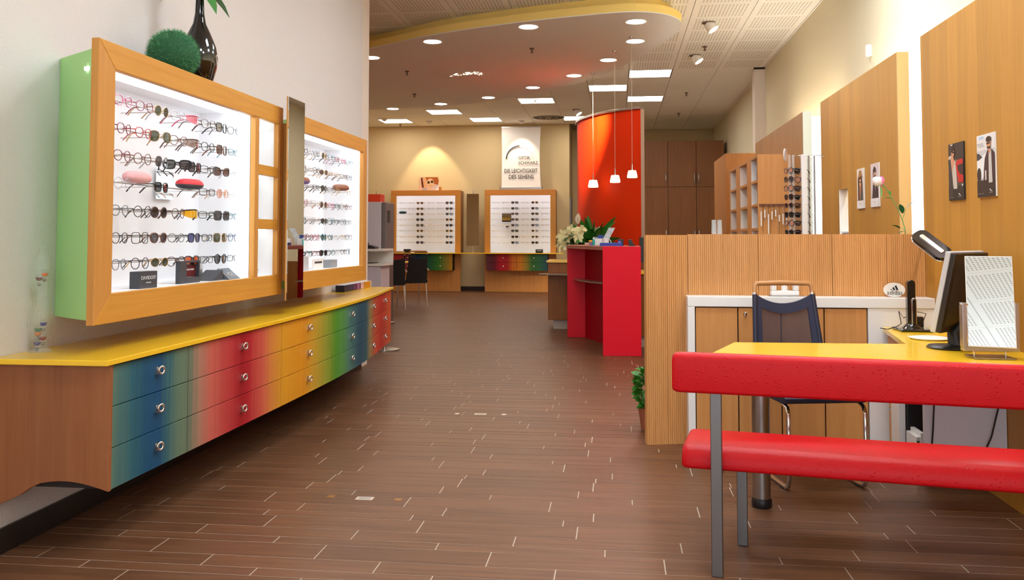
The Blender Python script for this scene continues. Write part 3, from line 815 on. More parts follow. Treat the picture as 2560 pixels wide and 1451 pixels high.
def glasses(loc, rz, shape, fc, lc, where, group, single_mesh=False, r=None, scale=1.0, tilt=0):
    thick = r if r else (.0011 if fc in ('gold', 'silver', 'rose') else (.0026 if lc != 'clear' else .0018))
    rim, lens, tem = glasses_meshes(shape, thick)
    sun = lc != 'clear'
    if sun: lab = '%s %s sunglasses, %s lenses, %s' % (fc, SW[shape], lc, where)
    else: lab = '%s %s spectacles, %s' % (fc, SW[shape], where)
    nm = 'sunglasses' if sun else 'eyeglasses'
    if single_mesh:
        me = GM[(shape, round(thick, 5), 'one')]
        while len(me.materials) < 2: me.materials.append(dummy)
        o = bpy.data.objects.new(nm, me); COL.objects.link(o); setmat(o, (fcm(fc), lcm(lc)))
        tag(o, lab, 'glasses', group)
    else:
        o = thing(nm, lab, 'glasses', loc, group)
        for n_, me, m_ in [('rim', rim, fcm(fc))] + [('lens', q, lcm(lc)) for q in lens] + [('temple', q, fcm(fc)) for q in tem]:
            if not me.materials: me.materials.append(dummy)
            p = bpy.data.objects.new(n_, me); COL.objects.link(p); p.parent = o; setmat(p, (m_,))
    o.location = loc; o.rotation_euler = (tilt, 0, rz); o.scale = (scale,) * 3
    return o
RZ = [1.898, 1.773, 1.651, 1.528, 1.405, 1.282, 1.164]
RX = -2.245          # shelf rod
def rail(t, y0, y1, z):
    b = MB()
    b.tube([(RX, y0, z - .003), (RX, y1, z - .003)], .003, 8)
    n_ = 4
    for q in range(n_):
        yy_ = y0 + .05 + (y1 - y0 - .1) * q / (n_ - 1)
        b.tube([(RX, yy_, z - .003), (XW + .03, yy_, z - .003)], .0022, 6)
    part('shelf_rod', b, rodm, t, smooth=50)
for z in RZ:
    rail(caseA, 3.66, 4.915, z); rail(caseB, 5.93, 7.18, z)
ca = [3.70, 3.87, 4.035, 4.205, 4.375, 4.54, 4.70, 4.845]
RA = [
 [('panto', 'pink', 'clear'), ('panto', 'burgundy', 'clear'), ('round', 'gold', 'green'), ('panto', 'silver', 'clear'), ('shield', 'pink', 'pink'), ('panto', 'brown', 'clear'), ('square', 'black', 'smoke'), ('panto', 'black', 'clear')],
 [('panto', 'burgundy', 'clear'), ('panto', 'red', 'clear'), ('aviator', 'gold', 'green'), ('panto', 'tortoise', 'clear'), ('shield', 'brown', 'taupe'), ('panto', 'black', 'clear'), ('square', 'tortoise', 'brown'), ('rect', 'teal', 'clear')],
 [('panto', 'burgundy', 'clear'), ('round', 'tortoise', 'clear'), ('aviator', 'silver', 'grey'), None, ('square', 'black', 'grey'), ('rect', 'black', 'clear'), ('cat', 'brown', 'brown'), ('rect', 'silver', 'clear')],
 [('round', 'silver', 'clear'), None, ('wayfarer', 'black', 'black'), None, None, ('rect', 'black', 'clear'), ('round', 'rose', 'rose'), ('rect', 'clear', 'clear')],
 [('panto', 'grey', 'clear'), ('round', 'black', 'clear'), ('round', 'brown', 'black'), ('panto', 'brown', 'clear'), ('shield', 'black', 'yellow mirror'), ('rect', 'black', 'clear'), ('square', 'black', 'grey'), ('rect', 'teal', 'clear')],
 [('panto', 'black', 'clear'), ('square', 'black', 'clear'), ('panto', 'tortoise', 'grey'), ('oval', 'grey', 'clear'), ('wayfarer', 'black', 'blue mirror'), ('rect', 'black', 'clear'), ('square', 'gold', 'green'), ('panto', 'blue', 'clear')],
 [('panto', 'grey', 'clear'), ('round', 'black', 'clear'), ('oval', 'gold', 'green'), ('panto', 'brown', 'clear'), ('wayfarer', 'black', 'orange mirror'), ('rect', 'grey', 'clear'), ('round', 'black', 'grey'), ('rect', 'black', 'clear')]]
rg = random.Random(11)
RN = ['top row', 'second row', 'third row', 'fourth row', 'fifth row', 'sixth row', 'bottom row']
GX = RX + .045
for ri, row in enumerate(RA):
    for ci, g in enumerate(row):
        if not g: continue
        glasses((GX, ca[ci] + rg.uniform(-.012, .012), RZ[ri] + .0006), -math.pi / 2 + rg.uniform(-.22, .12), g[0], g[1], g[2],
                '%s from left, %s, big left case' % (ORDN[ci], RN[ri]), 'glasses in the big left case', scale=1.08 if ci < 7 else .98)
glasses((GX, 4.19, RZ[2] + .0006), -math.pi / 2 - .9, 'wayfarer', 'black', 'grey', 'turned sideways, third row, big left case', 'glasses in the big left case', r=.0036, scale=1.05)
cb = [5.98, 6.12, 6.27, 6.43, 6.60, 6.76, 6.91, 7.06]
sun4 = [('round', 'gold', 'green'), ('oval', 'gold', 'brown'), ('panto', 'black', 'green'), ('round', 'gold', 'brown'), ('oval', 'black', 'green'), ('round', 'teal', 'teal'), ('panto', 'black', 'black')]
pal = ['black', 'burgundy', 'brown', 'grey', 'silver', 'gold', 'pink', 'teal', 'tortoise', 'clear']
for ri in range(7):
    for ci in range(8):
        if ri == 2 and ci in (0, 1, 6): continue
        if ci == 3: g = sun4[ri]
        else: g = (rg.choice(['panto', 'round', 'rect', 'square', 'oval']), rg.choice(pal), 'clear')
        glasses((GX, cb[ci] + rg.uniform(-.012, .012), RZ[ri] + .0006), -math.pi / 2 + rg.uniform(-.2, .12), g[0], g[1], g[2],
                '%s from left, %s, case past the mirror' % (ORDN[ci], RN[ri]), 'glasses in the second left case')
# spectacle cases lying on the rods
def spec_case(c, rz, L_, H_, W_, top, bot, label, tilt=0):
    t = thing('spectacle_case', label, 'glasses case', c)
    rot = Euler((0, tilt, rz)).to_matrix()
    for nm, sg, m_ in (('lower_shell', -1, bot), ('lid', 1, top)):
        prof = []; vs = []; fs = []; nu, nv = 18, 6
        for i in range(nv + 1):
            ph = math.pi / 2 * i / nv
            for j in range(nu):
                q = 2 * math.pi * j / nu
                ex = lambda v, e: abs(v) ** e * (1 if v > 0 else -1)
                x = ex(math.cos(q), .7) * math.cos(ph) ** .55 * L_ / 2; y = ex(math.sin(q), .7) * math.cos(ph) ** .55 * W_ / 2
                z = sg * math.sin(ph) * H_ / 2 * (1 if sg > 0 else .75)
                vs.append(Vector(c) + rot @ Vector((x, y, z)) + Vector((0, 0, H_ * .375)))
        for i in range(nv):
            for j in range(nu):
                f = (i * nu + j, i * nu + (j + 1) % nu, (i + 1) * nu + (j + 1) % nu, (i + 1) * nu + j)
                fs.append(f if sg > 0 else f[::-1])
        b = MB(); b.add(vs, fs); part(nm, b, m_, t, smooth=60)
    return t
pinkc = M('pink_quilted_case', (232, 176, 178), .5, bump=.5, bscale=120); redc = M('coral_red_case', (226, 56, 66), .5); greyc = M('dark_grey_case', (74, 74, 84), .6)
brownc = M('brown_leather_case', (148, 96, 72), .5); purp = M('purple_case', (120, 100, 160), .5)
spec_case((GX - .03, 3.87, RZ[3] + .001), math.radians(78), .165, .066, .07, pinkc, pinkc, 'pink quilted spectacle case on the fourth row of the big left case')
spec_case((GX - .03, 4.38, RZ[3] + .001), math.radians(70), .17, .062, .07, redc, greyc, 'coral red spectacle case with dark grey underside in the big left case')
spec_case((GX - .03, 6.02, RZ[2] + .001), math.radians(75), .17, .062, .07, brownc, purp, 'brown and purple spectacle case at left of the case past the mirror')
spec_case((GX - .03, 6.92, RZ[2] + .001), math.radians(60), .16, .06, .07, brownc, brownc, 'brown leather spectacle case at right of the case past the mirror')
# small mirror hanging in the big case
t = thing('small_mirror', 'small square mirror hanging at the middle of the big left case', 'mirror', (-2.43, 4.6, 1.4))
y0_, y1_, z0_, z1_ = xp(391, 456, -2.43).y, xp(434, 456, -2.43).y, xp(391, 497, -2.43).z, xp(391, 416, -2.43).z
part('mirror_glass', MB().box(-2.434, -2.43, y0_, y1_, z0_, z1_), mirrorm, t)
part('hook_plate', MB().box(XW + .03, -2.4345, (y0_ + y1_) / 2 - .02, (y0_ + y1_) / 2 + .02, z1_ - .05, z1_ - .02), white, t)
def wedge(p0, p1, z0, h, d, mats, name, label, cat, lean=.02):
    "standing card block between two floor points, front facing the room"
    a, b_ = Vector((*p0, z0)), Vector((*p1, z0)); u = (b_ - a).normalized(); n = Vector((u.y, -u.x, 0))
    t = thing(name, label, cat, (a + b_) / 2)
    pts = [a, a + Vector((0, 0, h)) - n * lean, a + Vector((0, 0, h)) - n * d, a - n * d]
    part('block', MB().extr(pts, b_ - a), mats, t, .001)
    return t, a, b_, u, n
ZI = oA[2] - .0015
t, a, b_, u, n = wedge((-2.17, 3.80), (-2.16, 3.94), ZI, .078, .05, greyd, 'display_card', 'dark grey block with pale lettering at lower left of big left case', 'sign', .0)
rz = math.atan2(u.y, u.x)
wl_ = M('pale_print', (206, 206, 208), .6)
text('DAVIDOFF', .024, (a + b_) / 2 + n * .0012 + Vector((0, 0, .048)), (math.pi / 2, 0, rz), wl_, t)
text('EYEWEAR', .009, (a + b_) / 2 + n * .0012 + Vector((0, 0, .026)), (math.pi / 2, 0, rz), wl_, t)
y0_, y1_ = 4.215, 4.43
t = thing('display_box', 'black framed display box with a dark red inside in the big left case', 'display box', (-2.2, 4.32, ZI))
b = MB()
for (yA, yB_, zA, zB) in ((y0_, y0_ + .07, 0, .115), (y1_ - .012, y1_, 0, .115), (y0_ + .07, y1_ - .012, 0, .03), (y0_ + .07, y1_ - .012, .105, .115)): b.box(-2.214, -2.19, yA, yB_, ZI + zA, ZI + zB)
part('frame', b, greyd, t, .001)
part('red_panel', MB().box(-2.214, -2.209, y0_ + .071, y1_ - .013, ZI + .031, ZI + .104), M('dark_red_card', (92, 14, 22), .5), t)
text('PORSCHE DESIGN', .0115, (-2.2086, (y0_ + y1_) / 2 + .03, ZI + .068), (math.pi / 2, 0, math.pi / 2), M('white_print', (238, 236, 234), .6), t)
t = thing('display_stand', 'angled dark card stand with a white ring mark in the big left case', 'display stand', (-2.2, 4.66, ZI))
b = MB()
b.extr([(-2.17, 4.52, ZI), (-2.17, 4.66, ZI), (-2.17, 4.66, ZI + .055)], (-.10, 0, 0))
part('wedge_base', b, greyd, t, .001)
part('back_card', MB().box(-2.275, -2.270, 4.50, 4.62, ZI, ZI + .12), alu, t)
cb_ = MB().extr([(-2.15, 4.665, ZI), (-2.15, 4.80, ZI), (-2.19, 4.80, ZI + .012), (-2.22, 4.72, ZI + .066), (-2.22, 4.665, ZI + .066)], (-.004, 0, 0)) if False else MB().extr([(-2.14, 4.68, ZI), (-2.21, 4.68, ZI + .06), (-2.214, 4.68, ZI + .06), (-2.2, 4.68, ZI)], (0, .14, 0))
part('front_card', cb_, M('slate_card', (88, 92, 98), .5), t)
nn = Vector((.06, 0, .07)).normalized(); cc = Vector((-2.172, 4.75, ZI + .0285))
part('ring_mark', MB().tube([cc + Vector((0, 1, 0)) * .022 * math.cos(q) + Vector((-.07, 0, .06)).normalized() * .011 * math.sin(q) for q in [2 * math.pi * i / 20 for i in range(20)]], .0022, 5, True), wl_, t)
ZJ = oB[2] - .0015
single('display_card', MB().box(-2.30, -2.17, 5.89, 6.02, ZJ, ZJ + .10), M('pale_grey_block', (196, 198, 202), .5), 'pale grey block with a white card at lower left past the mirror', 'sign', (-2.2, 5.95, ZJ), bevel=.001)
t = thing('display_card', 'small white lettered card in the middle bottom of the second case', 'sign', (-2.2, 6.30, ZJ))
part('card', MB().box(-2.21, -2.20, 6.20, 6.42, ZJ, ZJ + .075), white, t)
text('LINDBERG', .03, (-2.1985, 6.31, ZJ + .045), (math.pi / 2, 0, math.pi / 2), greyd, t) if False else part('print', MB().box(-2.1998, -2.199, 6.23, 6.39, ZJ + .042, ZJ + .056), greyd, t)
single('display_block', MB().box(-2.25, -2.19, 6.56, 6.72, ZJ, ZJ + .06), M('mid_grey_block', (150, 152, 156), .5), 'small grey block at lower right of the second left case', 'sign', (-2.2, 6.6, ZJ), bevel=.001)
ng = [(1.99 - .30, 'top'), (1.36, 'middle'), (1.045, 'bottom')]
for z, nm in ((1.686, 'top'), (1.361, 'middle'), (oA[2] + .001, 'bottom')):
    glasses((-2.2, 5.12, z + .032), -math.pi / 2 - .3, 'panto', 'silver', 'clear', 'lying in the %s niche of the narrow column' % nm, 'spectacles in the niches')
# ================================================================== BACK WALL DISPLAYS
YF = 20.3
stL = [(-5.3, (170, 60, 60)), (-5.1, (196, 50, 56)), (-4.92, (170, 60, 66)), (-4.75, (70, 70, 92)), (-4.6, (30, 66, 104)), (-4.45, (34, 84, 90)), (-4.25, (44, 110, 60)), (-4.1, (70, 138, 50)), (-3.95, (140, 140, 60)), (-3.78, (212, 152, 40))]
stR = [(-2.99, (110, 60, 70)), (-2.8, (120, 34, 52)), (-2.66, (200, 30, 48)), (-2.5, (190, 40, 44)), (-2.38, (220, 120, 44)), (-2.2, (224, 140, 40)), (-2.05, (150, 140, 50)), (-1.95, (60, 120, 54)), (-1.75, (50, 110, 80)), (-1.58, (40, 80, 110))]
def back_case(x0, x1, label, stops, dx, ncol, which):
    t = thing('display_wall', label, 'display case', ((x0 + x1) / 2, YF, 0), 'display walls at the back')
    zt_ = 2.37; fw_ = .128; zi = .905
    part('base_panel', MB().box(x0, x1, YF, YF + .03, 0, .885), beechd, t, .002)
    part('frame_top', MB().box(x0, x1, YF - .04, YF + .03, zt_ - fw_, zt_), beechlat, t, .004)
    part('frame_side', MB().box(x0, x0 + fw_, YF - .04, YF + .03, zi, zt_ - fw_), beechz, t, .004)
    part('frame_side', MB().box(x1 - fw_, x1, YF - .04, YF + .03, zi, zt_ - fw_), beechz, t, .004)
    b = MB(); b.box(x0 + .02, x1 - .02, YB - .05, YB - .03, zi, zt_ - .02)
    b.box(x0 + .02, x0 + .035, YF + .031, YB - .05, zi, zt_ - .02); b.box(x1 - .035, x1 - .02, YF + .031, YB - .05, zi, zt_ - .02)
    b.box(x0 + .035, x1 - .035, YF + .031, YB - .05, zi, zi + .012)
    part('lining', b, whitein, t)
    b = MB(); b.box(x0 + .012, x1 - .012, YF + .03, YB - .002, zt_ - .02, zt_ - .01); b.box(x0 + .008, x0 + .02, YF + .03, YB - .002, .905, zt_ - .01); b.box(x1 - .02, x1 - .008, YF + .03, YB - .002, .905, zt_ - .01)
    part('outer_casing', b, walnut, t)
    part('light_strip', MB().box(x0 + .1, x1 - .1, YF + .04, YF + .12, zt_ - .06, zt_ - .03), casem, t)
    for sx_ in (x0 + .05, x1 - .07): part('light_strip', MB().box(sx_, sx_ + .02, YF + .05, YF + .09, 1.0, zt_ - .08), MATS['case_side_strip'], t, label='upright glowing strip for the lit side wall')
    for z in BZ:
        b = MB(); b.tube([(x0 + .036, YF + .13, z - .004), (x1 - .036, YF + .13, z - .004)], .004, 6)
        part('shelf_rod', b, rodm, t, smooth=50)
    sm = ramp_mat('stained_fronts_' + which, stops, 'X', stops[0][0] - .02, stops[-1][0] + .02, 70)
    u = thing('drawer_unit', 'small rainbow stained drawer unit hung under the rear counter, ' + dx, 'drawers', ((stops[0][0] + stops[-1][0]) / 2, 20.0, .5), 'drawers under the rear counter')
    xa, xb = stops[0][0], stops[-1][0]
    part('carcass', MB().box(xa + .003, xb - .003, 20.02, YF - .002, .5, .883), darkgap, u)
    for c_ in range(ncol):
        for r_ in range(2):
            a0 = xa + (xb - xa) * c_ / ncol; a1 = xa + (xb - xa) * (c_ + 1) / ncol
            z0 = .5 + .192 * r_
            d = part('drawer_front', MB().box(a0 + .003, a1 - .003, 20.0, 20.019, z0, z0 + .187), sm, u, .002)
            kx = a0 + (a1 - a0) * (.62 if which == 'left' else .55)
            kb = MB().lathe([(.0001, 0), (.012, 0), (.016, .02), (.0001, .024)], 12, (kx, 20.0, z0 + .1), 0, Matrix.Rotation(math.pi / 2, 3, 'X'))
            part('knob', kb, chrome, d, smooth=50)
    return t
BZ = [2.085, 1.948, 1.822, 1.69, 1.556, 1.425, 1.285, 1.15]
bcL = back_case(-5.31, -3.64, 'lit rear display wall left of the banner, behind the two chairs', stL, 'at left behind the chairs', 2, 'left')
bcR = back_case(-3.07, -1.41, 'lit rear display wall right, directly under the white banner', stR, 'at right below the banner', 2, 'right')
single('worktop', MB().box(-5.45, -1.22, 19.93, YF - .001, .886, .904), yellow, 'thin yellow worktop running along both rear display walls', 'worktop', (-3.3, 20.1, .886), bevel=.003)
def bx(px): return yp(px, 540, 20.42).x
cL = [1007, 1028, 1050, 1077, 1100, 1123]; cR = [1240, 1263, 1287, 1312, 1337, 1362]
BN = ['top row', 'second row', 'third row', 'fourth row', 'fifth row', 'sixth row', 'seventh row', 'bottom row']
for (cols, suns, side, skip) in ((cL, (2, 5), 'left rear display', {(2, 0)}), (cR, (2, 4), 'right rear display', {(2, 1), (3, 1)})):
    for ri, z in enumerate(BZ):
        for ci, px in enumerate(cols):
            if (ri, ci) in skip: continue
            if ci in suns: sh = rg.choice(['wayfarer', 'panto', 'wayfarer', 'aviator']); fc = rg.choice(['black', 'black', 'brown', 'gold']); lc = rg.choice(['black', 'grey', 'brown', 'green'])
            else: sh = rg.choice(['rect', 'panto', 'oval', 'rect']); fc = rg.choice(['silver', 'grey', 'clear', 'silver', 'gold']); lc = 'clear'
            glasses((bx(px), YF + .105, z + .0006), math.pi + rg.uniform(-.08, .08), sh, fc, lc, '%s from left, %s, %s' % (ORDN[ci], BN[ri], side), 'glasses in the ' + side, True, r=.0013 if ci not in suns else .003, scale=1.12 if ci not in suns else 1.22)
spec_case((bx(1007), YF + .12, BZ[2] + .001), 0, .19, .07, .08, M('dark_teal_case', (14, 66, 74), .5), M('dark_teal_case', (14, 66, 74)), 'dark teal spectacle case on the third row of left rear display')
t = thing('small_mirror', 'small dark square mirror in the right rear display', 'mirror', (bx(1266), YF + .2, 1.5))
p0, p1 = yp(1255, 555, YF + .15), yp(1278, 533, YF + .15)
part('frame', MB().box(p0.x, p1.x, YF + .15, YF + .16, p0.z, p1.z), black, t)
part('mirror_glass', MB().obox(((p0.x + p1.x) / 2, YF + .13, (p0.z + p1.z) / 2), (p1.x - p0.x - .02, 0, 0), Vector((0, .16, .72)) * (p1.z - p0.z), (0, -.004, .001)), mirrorm, t)
part('stem', MB().box((p0.x + p1.x) / 2 - .02, (p0.x + p1.x) / 2 + .02, YF + .16, YB - .05, 1.5, 1.53), black, t)
for (x0, x1, nm, m_) in ((1009, 1026, 'black', black), (1036, 1064, 'flat dark plum', M('plum_box', (70, 44, 58), .5)), (1339, 1357, 'black lettered', black)):
    a = yp(x0, 630, 20.12).x; b_ = yp(x1, 630, 20.12).x; h_ = .085 if nm != 'flat dark plum' else .035
    t = thing('counter_box', nm + ' small box standing on the yellow rear counter', 'box', ((a + b_) / 2, 20.15, .9045))
    part('body', MB().box(a, b_, 20.11, 20.19, .9045, .9045 + h_), m_, t, .003)
    if 'lettered' in nm: part('print_band', MB().box(a + .03, b_ - .03, 20.108, 20.1098, .955, .967), wl_, t)
# mirror between
p0, p1 = yp(1166.5, 615, 20.15), yp(1197, 485, 20.15)
t = thing('wall_mirror', 'tall tilting mirror on a rod between the two rear display walls', 'mirror', ((p0.x + p1.x) / 2, 20.18, p0.z))
part('mirror_glass', MB().box(p0.x, p1.x, 20.15, 20.156, p0.z, p1.z), mirrorm, t)
part('backing', MB().box(p0.x, p1.x, 20.157, 20.175, p0.z, p1.z), steeld, t)
b = MB(); xm = (p0.x + p1.x) / 2; b.tube([(xm, 20.19, .905), (xm, 20.19, 2.38)], .011, 10)
part('rod', b, chrome, t, smooth=50)
# roll-up banner standing on the right display
xl, xr = yp(1254, 400, 20.4).x, yp(1352, 400, 20.4).x; zb0, zt0 = 2.43, yp(1300, 319, 20.4).z
t = thing('banner', 'white lettered banner with an arc mark standing on the right rear display', 'banner', ((xl + xr) / 2, 20.4, 2.3705))
def bend(v): return 20.39 + .02 * math.sin(v * math.pi)
n_ = 14; b = MB(); vs = []
for i in range(n_ + 1):
    v = i / n_; z = zb0 + (zt0 - zb0) * v; wv = .02 * math.sin(v * math.pi)
    vs += [(xl + wv * .3, bend(v), z), (xr - wv * 1.4, bend(v), z)]
b.add(vs, [(2 * i, 2 * i + 1, 2 * i + 3, 2 * i + 2) for i in range(n_)])
b.add([(v[0], v[1] + .004, v[2]) for v in vs], [(2 * i + 2, 2 * i + 3, 2 * i + 1, 2 * i) for i in range(n_)])
part('sheet', b, M('banner_cloth', (240, 234, 230), .7), t)
part('base_rail', MB().box(xl - .03, xr + .03, 20.36, 20.44, 2.3705, zb0 + .004), alu, t, .008)
for xx in (xl - .034, xr + .03): part('end_cap', MB().box(xx, xx + .004, 20.355, 20.445, 2.3705, zb0 + .03), steeld, t)
part('top_rail', MB().box(xl, xr, 20.385, 20.40, zt0, zt0 + .02), alu, t)
ink = M('charcoal_ink', (52, 48, 50), .7); inkl = M('pale_grey_ink', (190, 186, 186), .7)
def bpt(px, py): p = yp(px, py, 20.385); return p
o_ = bpt(1299, 398); r_ = (bpt(1299, 398).z - bpt(1299, 365).z) * -1
def arc(a0, a1, r0, r1, y, m_, nm):
    b = MB(); P = [a0 + (a1 - a0) * i / 16 for i in range(17)]; taper = r1
    vs = [(o_.x + r0 * math.cos(a), y, o_.z + r0 * math.sin(a)) for a in P] + [(o_.x + taper * math.cos(a), y, o_.z + taper * math.sin(a)) for a in P]
    b.add(vs, [(i, i + 1, 18 + i, 17 + i) for i in range(16)]); b2 = MB(); b2.add([(v[0], v[1] + .002, v[2]) for v in vs], [(17 + i, 18 + i, i + 1, i) for i in range(16)])
    b.v += b2.v; b.f += [tuple(34 + q for q in f) for f in b2.f]; b.m += b2.m
    part(nm, b, m_, t)
r0 = abs(r_)
arc(math.pi, math.pi / 2, r0 - .014, r0 + .014, 20.378, ink, 'arc_mark'); arc(math.pi / 2, 0, r0 - .004, r0 + .004, 20.378, inkl, 'arc_mark')
RT = (math.pi / 2, 0, 0)
def ln(s, px0, px1, py, h, nm='lettering'):
    a, b_ = bpt(px0, py), bpt(px1, py); me_w = b_.x - a.x
    o = text(s, .12, (0, 0, 0), (0, 0, 0), ink, t, nm, bold=.001)
    vs = [v.co for v in o.data.vertices]; org = ORG[t.name]
    o.data.transform(Matrix.Translation(org))
    x0 = min(v.co.x for v in o.data.vertices); x1 = max(v.co.x for v in o.data.vertices); y0 = min(v.co.y for v in o.data.vertices); y1 = max(v.co.y for v in o.data.vertices)
    hh = bpt(px0, py - h / 2).z - bpt(px0, py + h / 2).z
    sx_, sy_ = me_w / (x1 - x0), hh / (y1 - y0)
    o.data.transform(Matrix.Translation((a.x, 20.381, a.z - hh / 2)) @ Euler(RT).to_matrix().to_4x4() @ Matrix.Diagonal((sx_, sy_, 1, 1)) @ Matrix.Translation((-x0, -y0, 0)))
    o.data.transform(Matrix.Translation(-org))
ln('OPTIK', 1296, 1326, 394.5, 7.5); ln('SCHWARZ', 1296, 1345, 407.5, 7.5); ln('DIE LEICHTIGKEIT', 1261, 1344, 427.5, 10); ln('DES SEHENS', 1272, 1334, 442.5, 10)

def print_panel(t, frame, W_, H_, polys, name='print'):
    "flat print: list of (colour, [(u, v) ...]); frame(u, v, depth) -> point, u right, v up, 0..1"
    b = MB(); mats = []; 
    for i, (c_, pts) in enumerate(polys):
        m_ = M('ink_%d_%d_%d' % c_, c_, .4)
        if m_ not in mats: mats.append(m_)
        b.poly([frame(u, v, .0005 + .0003 * i) for u, v in pts], mats.index(m_))
    me = b.mesh(name, ORG[t.name]); 
    for m_ in mats: me.materials.append(m_)
    o = bpy.data.objects.new(name, me); COL.objects.link(o); o.parent = t; ORG[o.name] = ORG[t.name]
    return o
def ov(cx, cy, rx, ry, n=14, a0=0, a1=2 * math.pi): return [(cx + rx * math.cos(a0 + (a1 - a0) * i / n), cy + ry * math.sin(a0 + (a1 - a0) * i / n)) for i in range(n)]
R_ = lambda u0, v0, u1, v1: [(u0, v0), (u1, v0), (u1, v1), (u0, v1)]
# photo on the left rear display
p0, p1 = yp(1047, 474, 20.33), yp(1097, 443, 20.33)
t = thing('photo_print', 'landscape photo print of a smiling woman in sunglasses above left rear display', 'picture', ((p0.x + p1.x) / 2, 20.33, 2.3705))
z0, z1 = 2.3705, p1.z
part('card', MB().box(p0.x, p1.x, 20.33, 20.336, z0, z1), white, t)
part('rear_support', MB().box(p1.x - .1, p1.x + .05, 20.34, 20.42, z0, z0 + .08), beechlat, t)
fr_ = lambda u, v, d: Vector((p0.x + (p1.x - p0.x) * u, 20.33 - d, z0 + (z1 - z0) * v))
print_panel(t, fr_, 1, 1, [((236, 190, 160), R_(0, 0, 1, 1)), ((120, 52, 26), [(.1, .95), (.18, 1), (.22, .6), (.26, .2), (.16, .2), (.12, .6)]), ((240, 176, 124), [(.22, 1), (.34, 1), (.4, .6), (.34, .1), (.26, .1)]),
    ((186, 96, 40), [(.33, 1), (.95, 1), (1, .7), (.95, .4), (.8, .5), (.45, .55)]), ((246, 196, 148), ov(.58, .58, .17, .33)), ((224, 200, 196), [(.5, 0), (.95, 0), (1, .45), (.8, .35)]), ((250, 240, 240), [(.8, 0), (1, 0), (1, .35)]),
    ((150, 180, 200), R_(.18, .04, .42, .14)), ((54, 30, 16), ov(.49, .60, .062, .10)), ((70, 40, 30), ov(.66, .65, .062, .10)), ((230, 150, 110), ov(.58, .38, .06, .025))])

